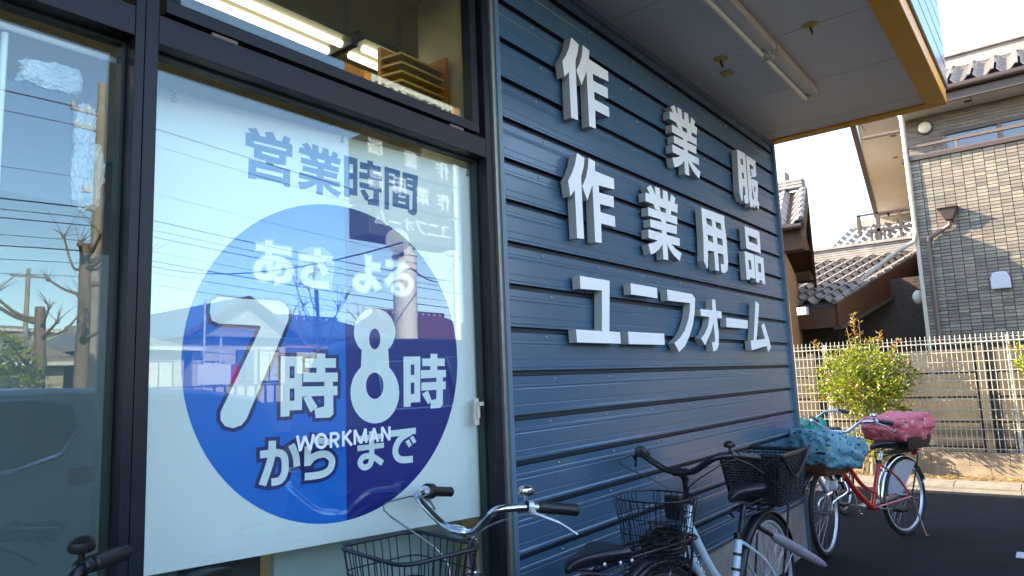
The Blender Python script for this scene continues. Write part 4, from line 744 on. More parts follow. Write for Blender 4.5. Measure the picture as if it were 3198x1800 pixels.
    for s_ in (-1, 1): ks.tube([(0, s_*.07, R), (-.055, s_*.115, .012), (-.085, s_*.13, .006)], .006, 8)
    ks.build('stand', M['chrome'], root, True)
    return root
def cloth_cover(name, mname, parent, loc, size, label, cat, seed, rz=0, dip=0, corners=.62):
    from mathutils import noise
    bm = bmesh.new(); bmesh.ops.create_cube(bm, size=2); bmesh.ops.subdivide_edges(bm, edges=bm.edges[:], cuts=15, use_grid_fill=True)
    for v in bm.verts:
        p = v.co.copy(); q = Vector([math.copysign(abs(c)**1, c) for c in p])
        l8 = (abs(p.x)**9+abs(p.y)**9+abs(p.z)**9)**(1/9); q = p/l8
        n_ = noise.noise(q*1.8+Vector((seed, 0, 0)))*.10+noise.noise(q*3.6+Vector((0, seed, 0)))*.09-abs(noise.noise(Vector((q.x*4, q.y*4, q.z*.9+seed))))*.16-abs(noise.noise(Vector((q.x*9, q.y*9, q.z*2+seed))))*.06+.05
        q = q*(1+n_)
        tap = 1-.16*max(0, -q.z)
        v.co = Vector((q.x*size[0]*tap, q.y*size[1]*tap, q.z*size[2]-dip*(q.x)*size[2]*(1 if q.z > 0 else .3)))
    me = bpy.data.meshes.new(name); bm.to_mesh(me); bm.free(); me.materials.append(M[mname]); me.polygons.foreach_set('use_smooth', [True]*len(me.polygons))
    o = link(name, me, parent, loc, (0, 0, rz))
    if label: tag(o, label, cat)
    return o
def world_of(b, x, y, z):
    c, s_ = math.cos(b.rotation_euler.z), math.sin(b.rotation_euler.z); return Vector((b.location.x+x*c-y*s_, b.location.y+x*s_+y*c, z))

GB = 'bicycles parked along the shop front'
# 1: chrome bar, riveted saddle, nearest
b1 = bicycle('bicycle with chrome handlebar, black front basket and riveted saddle under the poster', (.375, 2.53), 9, us=.955, zs=.94, wb=1.17, paint='blackpaint', metal='chrome', rivets=True,
             saddle_u=.335, saddle_z=.752, group=GB, steer=.0, bzs=.695, bbox=(.22, .24, .27, .34, .235), bfo=.045, rk_h=.075)
# 2: white frame, wicker rear basket
b2 = bicycle('white framed bicycle with black handlebar and large black wicker rear basket', (.42, 3.62), 3, R=.335, us=.83, zs=.972, paint='white', metal='blackpaint', saddle_u=.20, saddle_z=.805, bar_s=.88, bar_h=.80, bar_r=.0135, brr=.12, rimr=.0035,
             post='blackpaint', group=GB, rim='alu', dress=True, bfo=.085, wb=1.14, bbox=(.20, .20, .27, .30, .25), bzs=.655, tube=.019)
# lamp block hanging at the back of its front basket
bevel(MB().box(.875, .91, -.04, .035, .79, .885).build('basket_lamp_box', M['black'], b2), .006)
lk = MB()
for k in range(3): lk.ring((.98+.02*k, .02*k-.02, .705+.022*k), (.15*k, .2, 1), .085-.008*k, .011, 24, 8)
o = lk.build('cable_lock', M['black'], None, True, (b2.location.x, b2.location.y, 0), (0, 0, b2.rotation_euler.z)); tag(o, 'coiled black cable lock lying in the wire front basket of the white bicycle', 'bicycle lock')
# wicker basket
wkb = empty('wicker_basket', None, None); wkb.parent = b2; wkb.location = (-.07, 0, .725)
def wicker(root, L0, W0, L1, W1, Hh):
    fl = MB(); cor = lambda t, i: [Vector((s1*(L0+(L1-L0)*t)/2, s2*(W0+(W1-W0)*t)/2, Hh*t)) for s1, s2 in ((1, 1), (-1, 1), (-1, -1), (1, -1))][i % 4]
    for i in range(4):
        n_ = 15 if i % 2 == 0 else 13
        for k in range(n_+1):
            t = k/n_; a, b = cor(0, i).lerp(cor(0, i+1), t), cor(1, i).lerp(cor(1, i+1), t)
            fl.tube([a, a.lerp(b, .5), b], .0045 if k % 3 else .0075, 5, cap=False, flat=.6)
        m_ = 17
        for k in range(m_):
            t = (k+.5)/m_; a, b = cor(t, i), cor(t, i+1); nrm = (b-a).cross(Vector((0, 0, 1))).normalized()
            pts = [a.lerp(b, j/(n_*1.0))+nrm*(.004 if (j+k) % 2 else -.004) for j in range(n_+1)]
            fl.tube(pts, .0040, 4, cap=False)
    fl.build('weave', M['wire'], root, True, kind='stuff')
    rm = MB(); c4 = [cor(1, i) for i in range(4)]
    rm.tube([c4[0], c4[1], c4[2], c4[3]], .011, 8, closed=True); rm.build('basket_rim', M['blackpaint'], root, True)
    bt = MB(); bt.box(-L0/2, L0/2, -W0/2, W0/2, 0, .008); bt.build('basket_floor', M['black'], root)
wicker(wkb, .31, .24, .375, .31, .24)
# sagging strap over the wicker basket
MB().tube(catmull([(-.27, .17, .985), (-.12, .18, .91), (.0, .175, .86), (.12, .165, .97)], 6), .008, 6).build('strap', M['black'], b2, True)
# folded umbrella strapped beside the rear wheel
ub = empty('folded_umbrella', 'folded lilac grey umbrella strapped beside the rear wheel of the white bicycle', 'umbrella', (b2.location.x, b2.location.y, 0), b2.rotation_euler.z)
A = Vector((.20, .115, .615)); B = Vector((-.27, .19, .385)); d = (B-A)
MB().tube([A+d*t for t in (0, .05, .12, .3, .5, .7, .86, .97, 1.0)], [.012, .019, .026, .0265, .026, .024, .021, .014, .009], 10).build('canopy', M['lilac'], ub, True)
MB().tube([A+d*-.22, A], .012, 8).build('handle', M['black'], ub, True); MB().tube([B, B+d*.09], .005, 6).build('ferrule', M['black'], ub, True)
# 3: red bicycle
b3 = bicycle('red framed bicycle with flat chrome handlebar standing beyond the corner of the cladding', (.53, 6.64), 20, R=.315, us=.80, zs=.885, wb=1.06, paint='red', metal='chrome', saddle_u=.22, saddle_z=.745, group=GB, steer=.0, fguard='blackpaint', fsteer=.30,
             fbasket=False, guards='chrome', bell=True, rim='alu', bar_s=1.08)
q = world_of(b3, 1.06, 0, 0)
fb = MB(); fb.hexa([(.90, -.12, .60), (1.18, -.12, .60), (1.18, .12, .60), (.90, .12, .60), (.86, -.165, .80), (1.24, -.165, .80), (1.24, .165, .80), (.86, .165, .80)])
fb.build('basket', mat('brown cane basket', (.12, .045, .02), .6, 0, 40, .3), b3)
MB().tube([(.87, -.17, .775), (1.25, -.17, .775), (1.25, .17, .775), (.87, .17, .775)], .008, 6, closed=True).build('basket_band', M['blackpaint'], b3, True)
q = world_of(b3, .995, .0, .768)
cloth_cover('basket_cover', 'bluecloth', None, q, (.255, .22, .125), 'light blue printed cloth cover over the front basket of the red bicycle', 'basket cover', 4, b3.rotation_euler.z, -.45)
q = world_of(b3, -.05, -.02, .865)
cloth_cover('basket_cover', 'pinkcloth', None, q, (.245, .19, .105), 'pink printed cloth cover over the rear basket of the red bicycle', 'basket cover', 9, b3.rotation_euler.z, .15)
rbk = MB(); rbk.hexa([(-.22, -.13, .70), (.08, -.13, .70), (.08, .13, .70), (-.22, .13, .70), (-.25, -.15, .80), (.12, -.15, .80), (.12, .15, .80), (-.25, .15, .80)]); rbk.build('rear_basket', M['black'], b3)
MB().box(-.29, -.02, -.16, .14, .752, .775).build('rear_tray', M['steelgrey'], b3)
# translucent skirt guard on its rear wheel
sg = MB(); R3 = .30
for s_ in (-1, 1):
    pts = [(R3*math.cos(a)*.98, s_*.04, .315+R3*math.sin(a)*.98) for a in [PI*(.05+.62*i/10) for i in range(11)]]+[(-.02, s_*.05, .47), (.10, s_*.05, .36)]
    sg.slab(pts, (0, .002, 0))
sg.build('skirt_guard', M['clear'], b3)
MB().lathe((.93, .0, .50), (1, .25, 0), [(.012, -.04), (.03, -.03), (.035, .0), (.030, .012), (.001, .016)], 14).build('headlamp', M['lamp'], b3, True)
# 4: bicycle with teal cover behind the red one
b4 = bicycle('silver bicycle with teal covered front basket behind the red bicycle', (-.10, 7.30), 4, R=.33, us=.80, zs=.93, paint='silverpaint', metal='chrome', saddle_u=.22, saddle_z=.80, group=GB, fbasket=False, bell=False)
q = world_of(b4, 1.07, 0, .75)
cloth_cover('basket_cover', 'tealcloth', None, q, (.22, .21, .19), 'teal green plastic cover bulging over the front basket of the silver bicycle', 'basket cover', 14, b4.rotation_euler.z, .1)
nt_ = MB()
for k in range(7): nt_.ring(q+Vector((0, 0, .03)), (math.sin(k*.45-1.3), .2, math.cos(k*.45-1.3)), .225, .004, 26, 5)
o = nt_.build('net_cover', M['netting'], None, True); tag(o, 'pale elastic netting stretched over the teal basket cover', 'net')
MB().lathe((.94, .0, .60), (1, 0, 0), [(.012, -.04), (.03, -.03), (.038, .0), (.033, .014), (.001, .018)], 14).build('headlamp', M['lamp'], b4, True)
# 5: black bicycle whose bar just enters the frame at the bottom left
b5 = bicycle('black bicycle whose grip and round bell rise in front of the left pane', (.53, 1.51), 14, us=.90, zs=.952, steer=.6, paint='blackpaint', metal='blackpaint', group=GB, saddle_u=.2, saddle_z=.74, fbasket=False, rack=False, bell=2)

b5.rotation_euler = (-.14, 0, b5.rotation_euler[2])   # leans on its side stand
# ================================================================== BEHIND THE SHOP: kerb, block wall, mesh fence
ks_ = empty('kerb', None, None, (0, 9.07, 0)); ks_['kind'] = 'structure'
x = -3.0; k = 0
kerb_me = MB().hexa([(0, 0, 0), (.592, 0, 0), (.592, .30, 0), (0, .30, 0), (0, .025, .075), (.592, .025, .075), (.592, .30, .085), (0, .30, .085)]).mesh('kerb_stone', 'kerb')
while x < 5:
    o = link('kerb_stone', kerb_me, ks_, (x, random.uniform(-.004, .004), 0)); x += .60
MB().box(-3, 5, 9.08, 9.37, 0, .05).build('kerb_bed', M['kerb']).name = 'kerb_bed'
bpy.data.objects['kerb_bed']['kind'] = 'structure'
so = MB().box(-3, 5, 9.372, 9.80, 0, .07).build('soil_strip', M['soil']); so['kind'] = 'structure'
dl = MB()
for i in range(900):
    x, y = random.uniform(-1.6, 2.6), 9.36+.38*random.random()**.8; z = .073+random.random()*.03; a = random.uniform(0, 6.3); s_ = random.uniform(.012, .03); tl = random.uniform(-.5, .5)
    c, s2 = math.cos(a)*s_, math.sin(a)*s_
    dl.quad((x-c, y-s2, z), (x+s2*.5, y-c*.5, z+tl*s_), (x+c, y+s2, z+.004), (x-s2*.5, y+c*.5, z-tl*s_*.3))
o = dl.build('dead_leaves', M['dryleaf']); o['kind'] = 'stuff'
bw = empty('block_wall', 'low wall of brown stained concrete blocks behind the kerb', 'wall', (0, 9.80, 0))
blk = MB().box(.003, .387, 0, .12, 0, .137).mesh('block', 'block')
for r_, (z, off) in enumerate(((.06, 0), (.2, .19))):
    hgt = 1.0
    for i in range(20):
        o = link('block', blk, bw, (-3+off+i*.39, random.uniform(-.003, .003), z)); 
MB().box(-3, 5, .01, .11, 0, .33).build('mortar', M['mortar'], bw)
# mesh fence
fe = empty('mesh_fence', 'galvanised wire mesh fence standing on the low block wall', 'fence', (0, 9.88, .335))
fw_ = MB(); z1 = 1.385
x = -1.75
while x < 3.6:
    fw_.tube([(x, 0, .015), (x, 0, z1-.06), (x, .004, z1)], .0048, 5); x += .052
for k in range(12):
    z = .045+k*.113; fw_.tube([(-1.8, -.004, z), (3.6, -.004, z)], .0048, 5)
for z in (z1-.05, z1-.09): fw_.tube([(-1.8, .012, z), (3.6, .012, z)], .0045, 5)
fw_.build('wire_mesh', M['fence'], fe, kind='stuff')
for x in (-.79, 1.205, 3.2):
    pm = MB(); pm.tube([(x, .035, -.02), (x, .035, z1-.03)], .021, 12); pm.build('fence_post', M['fencepost'], fe, True)
    bevel(MB().box(x-.03, x+.03, .01, .06, -.02, .004).build('post_foot', M['fencepost'], fe), .003)
# stained concrete plank wall behind the fence
cw = empty('plank_wall', 'tall stained concrete plank wall with posts behind the mesh fence', 'wall', (0, 10.75, 0))
for j, x0 in enumerate((-5.2, -3.2, -1.2, .86, 2.9)):
    for k in range(5):
        z = k*.315
        bevel(MB().box(x0+.06, x0+1.97, 0, .05, z+.009, z+.302).build('wall_plank', M['panelwall'], cw), .004, 1)
    bevel(MB().box(x0-.05, x0+.05, -.05, .07, 0, 1.60).build('wall_post', M['panelwall'], cw), .006)
b_ = MB().box(-6, 12, 10.85, 40, 0, .02).build('garden_ground', M['soil']); b_['kind'] = 'structure'

# shrubs
def shrub(label, base, cz, rad, nleaf, seed, spires=(), low=0, trunk=True):
    rnd = random.Random(seed); r = empty('shrub', label, 'shrub', base)
    st = MB(); tips = []
    if trunk:
        st.tube(catmull([(0, 0, 0), (.015, .01, .3), (-.01, 0, cz-rad[2]*.5), (.02, 0, cz)], 4), [.032]*4+[.026]*4+[.02]*4+[.012], 8)
    for i in range(26):
        a = rnd.uniform(0, 6.3); e = rnd.uniform(-.5, 1.4); t_ = Vector((math.cos(a)*math.cos(e)*rad[0], math.sin(a)*math.cos(e)*rad[1], math.sin(e)*rad[2]))*rnd.uniform(.6, 1.0)+Vector((0, 0, cz))
        s0 = Vector((0, 0, cz-rad[2]*rnd.uniform(.3, .9))) if trunk else Vector((rnd.uniform(-.1, .1), 0, 0)); mid = s0.lerp(t_, .5)+Vector((0, 0, .05))
        st.tube(catmull([s0, mid, t_], 3), [.008, .007, .006, .005, .004, .003, .002], 5); tips.append((s0, mid, t_))
    for (dx, hz) in spires:
        st.tube([(dx*.6, 0, cz+rad[2]*.5), (dx, 0, hz)], .004, 5)
    st.build('branches', M['bark'], r, True)
    lf = MB(); rl = MB()
    from mathutils import noise
    def leaf(mb, c, d, L, w_):
        d = d.normalized(); s_ = d.cross(Vector((rnd.uniform(-1, 1), rnd.uniform(-1, 1), rnd.uniform(-.3, 1)))).normalized(); nn = d.cross(s_)
        mb.add([c, c+d*L*.5+s_*w_+nn*.004, c+d*L+nn*-.008, c+d*L*.5-s_*w_+nn*.004, c+d*L*.5-nn*.006], [(0, 1, 4), (1, 2, 4), (2, 3, 4), (3, 0, 4)])
    n = 0; tries = 0
    while n < nleaf and tries < nleaf*8:
        tries += 1
        a = rnd.uniform(0, 6.3); e = math.asin(rnd.uniform(-1, 1)); rr = rnd.random()**.42
        u_ = Vector((math.cos(a)*math.cos(e), math.sin(a)*math.cos(e), math.sin(e)))
        bulge = 1+.38*noise.noise(u_*2.1+Vector((seed, 0, 0)))
        p = Vector((u_.x*rad[0], u_.y*rad[1], u_.z*rad[2]))*rr*bulge
        if noise.noise(p*5.5+Vector((0, seed, 0))) < -.12: continue
        c = p+Vector((0, 0, cz)); d = u_*.7+Vector((rnd.uniform(-1, 1), rnd.uniform(-1, 1), rnd.uniform(-.5, .9)))
        leaf(lf if not (rr > .8 and rnd.random() < .13) else rl, c, d, rnd.uniform(.035, .062), rnd.uniform(.010, .017)); n += 1
    for (dx, hz) in spires:
        for i in range(34):
            t = rnd.random(); c = Vector((dx*.6, 0, cz+rad[2]*.5)).lerp(Vector((dx, 0, hz)), t); a = rnd.uniform(0, 6.3)
            leaf(rl if t > .55 else lf, c, Vector((math.cos(a), math.sin(a), .5)), rnd.uniform(.05, .085), .012)
    lf.build('crown', M['leaf'], r, kind='stuff'); rl.build('young_leaves', M['redleaf'], r, kind='stuff')
    return r
shrub('rounded green shrub with reddish tips on a single stem in front of the mesh fence', (-.30, 9.60, .07), 1.12, (.56, .42, .46), 5200, 11, ((-.05, 1.98), (.02, 1.90), (-.13, 1.82), (.25, 1.74), (.45, 1.62), (-.55, 1.66)))
shrub('low leafy shoots growing at the foot of the fence beside the rounded shrub', (-.33, 9.62, .07), .36, (.36, .16, .20), 620, 21, (), 0, False)
shrub('green shrub cut off by the edge of the picture in front of the fence', (1.62, 9.62, .07), 1.25, (.36, .3, .42), 2200, 31, ((.05, 1.8),))

# ================================================================== ROOF TILES
def tile_mesh(name, m, w_=.27, L=.24, amp=.075):
    n = 7; prof_ = []
    for i in range(n+1):
        t = i/n; prof_.append((t*w_, amp*(math.sin(t*2*PI*.92+2.4)*.55+.35*max(0, math.cos((t-.92)*2*PI))**2)))
    vs = []
    for (v_, dz) in ((0, .0), (L*1.08, .020)):
        for x_, z_ in prof_: vs.append((x_, -v_, z_+dz))
    for x_, z_ in prof_: vs.append((x_, -L*1.08, z_-.012+.008))
    k = n+1; fs = [(i, i+1, k+i+1, k+i) for i in range(n)]+[(k+i, k+i+1, 2*k+i+1, 2*k+i) for i in range(n)]
    mb = MB(); mb.add(vs, fs); me = mb.mesh(name, m, False)
    return me
TILE = tile_mesh('roof_tile', 'roof')
def tiled(parent, O, U, V_, nu, nv, me=None, pw_=.27, pl=.24, trim=None, name='roof_tile'):
    """rows of tiles: O ridge corner, U along the ridge, V_ down the slope"""
    U = Vector(U).normalized(); V_ = Vector(V_); V_.normalize(); N = U.cross(-V_).normalized(); V2 = V_
    R = Matrix((U, -V2, N)).transposed().to_4x4(); cnt = 0
    for j in range(nv):
        for i in range(nu):
            p = Vector(O)+U*(i*pw_)+V_*(j*pl)
            if trim and not trim(i, j, p): continue
            o = bpy.data.objects.new(name, me or TILE); COL.objects.link(o); o.parent = parent
            m_ = R.copy(); m_.translation = p; o.matrix_world = m_ if parent is None else m_; o.matrix_basis = m_; o.matrix_parent_inverse = Matrix()
            cnt += 1
    return cnt

# ================================================================== TILED HOUSE ON THE RIGHT
h1 = empty('tiled_house', 'two storey house with glazed tile wall, balcony and grey tiled eave behind the fence', 'house')
wl = MB(); wl.hexa([(.10, 12.50, 0), (9, 12.50, 0), (9, 22, 0), (-1.0, 22, 0), (.10, 12.50, 4.60), (9, 12.50, 4.60), (9, 22, 4.60), (-1.0, 22, 4.60)])
wallo = wl.build('wall', M['mortar'], h1)
bt = [MB().hexa([(0, 0, 0), (.136, 0, 0), (.136, .012, 0), (0, .012, 0), (.002, -.005, .0015), (.134, -.005, .0015), (.134, -.005, .0465), (.002, -.005, .0465)]) for _ in range(1)]
def tile_box(i): 
    mb = MB(); mb.add([(0, .012, 0), (.136, .012, 0), (.136, .012, .0475), (0, .012, .0475), (.0025, -.004, .0022), (.1335, -.004, .0022), (.1335, -.004, .0453), (.0025, -.004, .0453)],
                      [(4, 5, 6, 7), (0, 1, 5, 4), (1, 2, 6, 5), (2, 3, 7, 6), (3, 0, 4, 7)]); return mb
bme = [tile_box(i).mesh('wall_tile', 'brick%d' % i) for i in range(6)]
cand = []
stuffs = [MB() for _ in range(6)]
proto = tile_box(0)
rows = int((4.57-1.6)/.0525)
for j in range(rows):
    z = 4.548-j*.0525
    for i in range(0, 22):
        x = .105+i*.140
        kind_ = random.choices(range(6), (5, 4, 3, 5, 4, 2))[0]
        near = x < 1.75
        sc = (0 if not near else 1); cand.append((-(sc*100-abs(z-3.3)*1-x*.2), j, i, x, z, kind_))
cand.sort()
for n_, (_, j, i, x, z, kd) in enumerate(cand):
    dy = random.uniform(-.0015, .0015)
    if n_ < 296: link('wall_tile', bme[kd], wallo, (x, 12.492+dy, z))
    else: stuffs[kd].add([(a+x, b+12.492+dy, c+z) for a, b, c in proto.v], proto.f)
for kd, s_ in enumerate(stuffs): s_.build('wall_tiles', M['brick%d' % kd], wallo, kind='stuff')
MB().box(.0, 9.05, 12.44, 12.60, 4.60, 4.66).build('parapet_cap', M['brownmetal'], h1)
MB().box(.06, .115, 12.46, 12.50, 0, 4.60).build('corner_trim', M['pipe'], h1)
rl_ = MB(); rl_.box(.04, 9, 12.47, 12.52, 4.80, 4.845); rl_.box(.04, 9, 12.475, 12.515, 4.665, 4.69)
for x in (.06, .75, 2.0, 3.3): rl_.box(x, x+.035, 12.48, 12.515, 4.66, 4.80)
bevel(rl_.build('balcony_rail', M['rail'], h1), .004)
MB().box(.03, .10, 12.45, 12.62, 4.66, 4.86).build('rail_post', M['rail'], h1)
# upper storey set back behind the balcony
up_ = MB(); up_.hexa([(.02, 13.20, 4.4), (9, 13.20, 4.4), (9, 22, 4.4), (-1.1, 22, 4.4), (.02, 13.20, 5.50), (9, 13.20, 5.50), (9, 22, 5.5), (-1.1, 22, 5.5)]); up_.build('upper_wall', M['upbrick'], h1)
cr = MB()
for j in range(19):
    for i in range(14): 
        x = .04+i*.24+(.12 if j % 2 else 0)
        if not (.52 < x+.2 and x < 3.4 and 4.5 < 4.5+j*.054 < 5.12): cr.box(x, x+.232, 13.190, 13.2, 4.42+j*.054, 4.42+j*.054+.048)
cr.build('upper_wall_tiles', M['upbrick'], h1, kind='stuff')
wi = bevel(MB().box(.52, 3.4, 13.13, 13.199, 5.10, 5.15).build('window_frame', M['brownmetal'], h1), .003)
for xm in (.52, 1.28, 2.11): MB().box(xm, xm+.05, 13.14, 13.199, 4.5, 5.098).build('mullion', M['rail'], wi)
MB().box(.56, 1.27, 13.175, 13.185, 4.5, 5.10).build('pane', M['houseglass'], wi); MB().box(1.33, 2.1, 13.16, 13.17, 4.5, 5.10).build('pane', M['houseglass'], wi); MB().box(2.16, 3.4, 13.175, 13.185, 4.5, 5.10).build('pane', M['houseglass'], wi)
MB().box(.57, .66, 13.186, 13.19, 4.5, 5.09).build('curtain', M['bluecloth'], wi)
lg = empty('wall_lamp', None, None); lg.parent = h1; lg.location = (.30, 13.19, 5.30)
MB().lathe((0, 0, 0), (0, -1, 0), [(.115, 0), (.118, .03), (.10, .04)], 24).build('lamp_ring', M['brownmetal'], lg, True)
MB().lathe((0, -.035, 0), (0, -1, 0), [(.100, 0), (.092, .03), (.06, .05), (.001, .058)], 24).build('lamp_cover', M['lampglobe'], lg, True)
# eave
ev = MB(); ev.slab([(-.62, 12.62, 5.50), (9, 12.62, 5.50), (9, 22, 5.50), (-2.05, 22, 5.50)], (0, 0, .03)); ev.build('soffit', M['cream'], h1)
for (x, y) in ((.95, 12.9), (-.28, 13.9), (-.50, 15.4)): MB().lathe((x, y, 5.499), (0, 0, -1), [(.05, -.002), (.055, .004), (.03, .008)], 16).build('soffit_vent', M['brownmetal'], h1, True)
for i in range(6): MB().box(-.6+i*1.6, -.594+i*1.6, 12.63, 13.18, 5.494, 5.4995).build('soffit_joint', M['wood'], h1)
fa = MB(); fa.hexa([(-.70, 12.58, 5.47), (9, 12.58, 5.47), (9, 12.62, 5.47), (-.66, 12.62, 5.47), (-.70, 12.58, 5.66), (9, 12.58, 5.66), (9, 12.62, 5.66), (-.66, 12.62, 5.66)]); fa.build('fascia', M['brownmetal'], h1)
fa = MB(); fa.hexa([(-.72, 12.58, 5.45), (-.64, 12.58, 5.45), (-2.0, 22, 5.45), (-2.12, 22, 5.45), (-.72, 12.58, 5.62), (-.64, 12.58, 5.62), (-2.0, 22, 5.62), (-2.12, 22, 5.62)]); fa.build('rake_board', M['wood'], h1)
MB().tube([(-.8, 12.52, 5.665), (9, 12.52, 5.665)], .055, 12).build('gutter', M['brownmetal'], h1, True)
tiled(h1, (-.72, 14.05, 6.50), (1, 0, 0), (0, -1, -.50), 16, 7, pw_=.30, pl=.245)
rd = MB(); rd.box(-.8, 9, 14.0, 14.35, 6.50, 6.60); rd.box(-.8, 9, 14.03, 14.32, 6.605, 6.66); rd.box(-.8, 9, 14.06, 14.30, 6.665, 6.72); rd.box(-.8, 9, 13.98, 14.37, 6.725, 6.78); rd.build('ridge', M['roof'], h1)
MB().slab([(-.72, 12.56, 5.69), (9, 12.56, 5.69), (9, 14.1, 6.45), (-.72, 14.1, 6.45)], (0, 0, -.03)).build('roof_deck', M['mortar'], h1)
# pipes
MB().tube(catmull([(.0, 12.64, 5.6), (-.02, 12.64, 5.52), (.06, 12.46, 5.35), (.07, 12.44, 5.2)], 4)+[Vector((.085, 12.43, 3.45)), Vector((.05, 12.42, 3.30)), Vector((-.2, 12.40, 3.18)), Vector((-.75, 12.35, 2.78))], .033, 10).build('drain_pipe', M['pipe'], h1, True)
MB().tube([(-.55, 12.6, 5.18), (.02, 12.58, 5.16)], .03, 8).build('pipe_bracket', M['brownpipe'], h1, True)
hp = MB(); hp.hexa([(.50, 12.34, 3.56), (.60, 12.34, 3.56), (.60, 12.49, 3.56), (.50, 12.49, 3.56), (.43, 12.31, 3.73), (.67, 12.31, 3.73), (.67, 12.49, 3.73), (.43, 12.49, 3.73)]); hp.box(.41, .69, 12.29, 12.49, 3.735, 3.755); bevel(hp.build('rain_hopper', M['brownmetal'], h1), .004)
MB().tube([(.55, 12.42, 3.55), (.55, 12.42, 3.48), (.26, 12.43, 3.33), (.24, 12.43, 3.20), (.235, 12.43, .3)], .034, 10).build('drain_pipe', M['brownpipe'], h1, True)
vh = MB(); prof_ = [(-.12, 0), (.12, 0), (.12, .16), (.09, .235), (.04, .255), (-.04, .255), (-.09, .235), (-.12, .16)]
vh.slab([(1.09+a, 12.40, 2.44+b) for a, b in prof_], (0, .09, 0)); bevel(vh.build('vent_hood', M['vent'], h1), .012)
# annex: low roof with its verge rising to the tiled house
h3 = empty('annex_house', 'single storey annex with sunlit grey tiled roof and brown barge board', 'house')
Rr = Vector((-.15, 15.0, 3.52)); Vd = Vector((-.97, -2.5, -1.02)); Vn = Vd.normalized()
tiled(h3, Rr+Vector((-3.6, 0, 0)), (1, 0, 0), Vn, 13, 12, pw_=.275, pl=.235)
rd = MB()
for k in range(5): rd.box(-4.4, .1, 15.0-.05-k*.0, 15.3, 3.53+k*.045, 3.53+k*.045+.038)
rd.box(-4.4, .1, 14.90, 15.36, 3.757, 3.81); rd.build('ridge', M['roof'], h3)
A_, B_ = Rr+Vector((.02, 0, 0)), Rr+Vd*1.07
bb = MB(); bb.hexa([A_+Vector((-.12, 0, -.50)), A_+Vector((.0, 0, -.50)), A_+Vector((0, .05, -.5)), A_+Vector((-.12, .05, -.5)), A_+Vector((-.12, 0, -.02)), A_+Vector((.0, 0, -.02)), A_+Vector((0, .05, -.02)), A_+Vector((-.12, .05, -.02))])
bb = MB(); z_ = Vector((0, 0, 1)); o_ = Vector((.05, -.02, 0))
bb.hexa([A_-z_*.46, A_-z_*.46+o_, B_-z_*.36+o_, B_-z_*.36, A_-z_*.0, A_+o_, B_+o_, B_]); bb.build('barge_board', M['wood'], h3)
bb = MB(); bb.hexa([A_-z_*.52-o_, A_-z_*.52+o_*2, B_-z_*.42+o_*2, B_-z_*.42-o_, A_-z_*.465-o_, A_-z_*.465+o_*2, B_-z_*.365+o_*2, B_-z_*.365-o_]); bb.build('barge_moulding', M['rail'], h3)
vt = MB()
for k in range(12):
    p = A_.lerp(B_, (k+.1)/12.0); q_ = A_.lerp(B_, (k+1.0)/12.0); vt.tube([p+z_*.03, q_+z_*.045], .05, 8)
vt.build('verge_tiles', M['roof'], h3, True)
ed = MB(); C_ = B_; E_ = B_+Vector((-3.2, 0, 0)); ed.hexa([C_-z_*.38, C_-z_*.38+Vector((0, .1, 0)), E_-z_*.38+Vector((0, .1, 0)), E_-z_*.38, C_-z_*.06, C_-z_*.06+Vector((0, .1, 0)), E_-z_*.06+Vector((0, .1, 0)), E_-z_*.06]); ed.build('eave_board', M['wood'], h3)
MB().slab([A_-z_*.03, B_-z_*.03, B_+Vector((-3.3, 0, -.03)), A_+Vector((-3.7, 0, -.03))], (0, 0, -.03)).build('roof_deck', M['mortar'], h3)
MB().box(-6, .04, 13.75, 13.9, 0, 2.9).build('wall', M['darktile'], h3)
ct = MB()
for j in range(24):
    for i in range(30): x = -6+i*.22+(.11 if j % 2 else 0); ct.box(x, x+.213, 13.742, 13.752, 1.2+j*.07, 1.2+j*.07+.064)
ct.build('wall_tiles', M['darktile'], h3, kind='stuff')
MB().sphere((-.02, 12.75, 2.45), .09, 12, 8, (1, 1, 1.3)).build('porch_lamp', M['lampglobe'], h3, True)
# timber eaved house beside the cladding corner
h2 = empty('timber_eaved_house', 'ochre walled house with brown timber eaves and tiled gable beside the cladding corner', 'house')
rg = Vector((-1.27, 11.5, 4.22)); fe_ = Vector((-1.09, 10.45, 3.50)); be_ = Vector((-1.70, 13.2, 2.98)); lx = Vector((-1, -.08, 0))
Vf = (fe_-rg); n_r = 6
tiled(h2, rg+lx*2.43+Vector((0, 0, .02)), -lx, Vf.normalized(), 9, 6, pw_=.27, pl=.225)
for a, b in ((rg, fe_), (rg, be_)):
    MB().slab([a, b, b+lx*5, a+lx*5], (0, 0, -.05)).build('roof_deck', M['wood'], h2)
    pr = a.lerp(b, 0); MB().hexa([a+z_*-.20, a+z_*-.20+Vector((.05, 0, 0)), b-z_*.20+Vector((.05, 0, 0)), b-z_*.20, a+z_*.03, a+z_*.03+Vector((.05, 0, 0)), b+z_*.03+Vector((.05, 0, 0)), b+z_*.03]).build('barge_board', M['wood'], h2)
vt = MB()
for k in range(6):
    p = rg.lerp(fe_, k/6); q_ = rg.lerp(fe_, (k+.95)/6); vt.tube([p+z_*.04, q_+z_*.055], .045, 8)
vt.build('verge_tiles', M['roof'], h2, True)
rd = MB()
for k in range(3): rd.hexa([rg+Vector((0, -.1, .05+k*.05)), rg+Vector((0, .1, .05+k*.05)), rg+lx*5+Vector((0, .1, .05+k*.05)), rg+lx*5+Vector((0, -.1, .05+k*.05)), rg+Vector((0, -.1, .09+k*.05)), rg+Vector((0, .1, .09+k*.05)), rg+lx*5+Vector((0, .1, .09+k*.05)), rg+lx*5+Vector((0, -.1, .09+k*.05))])
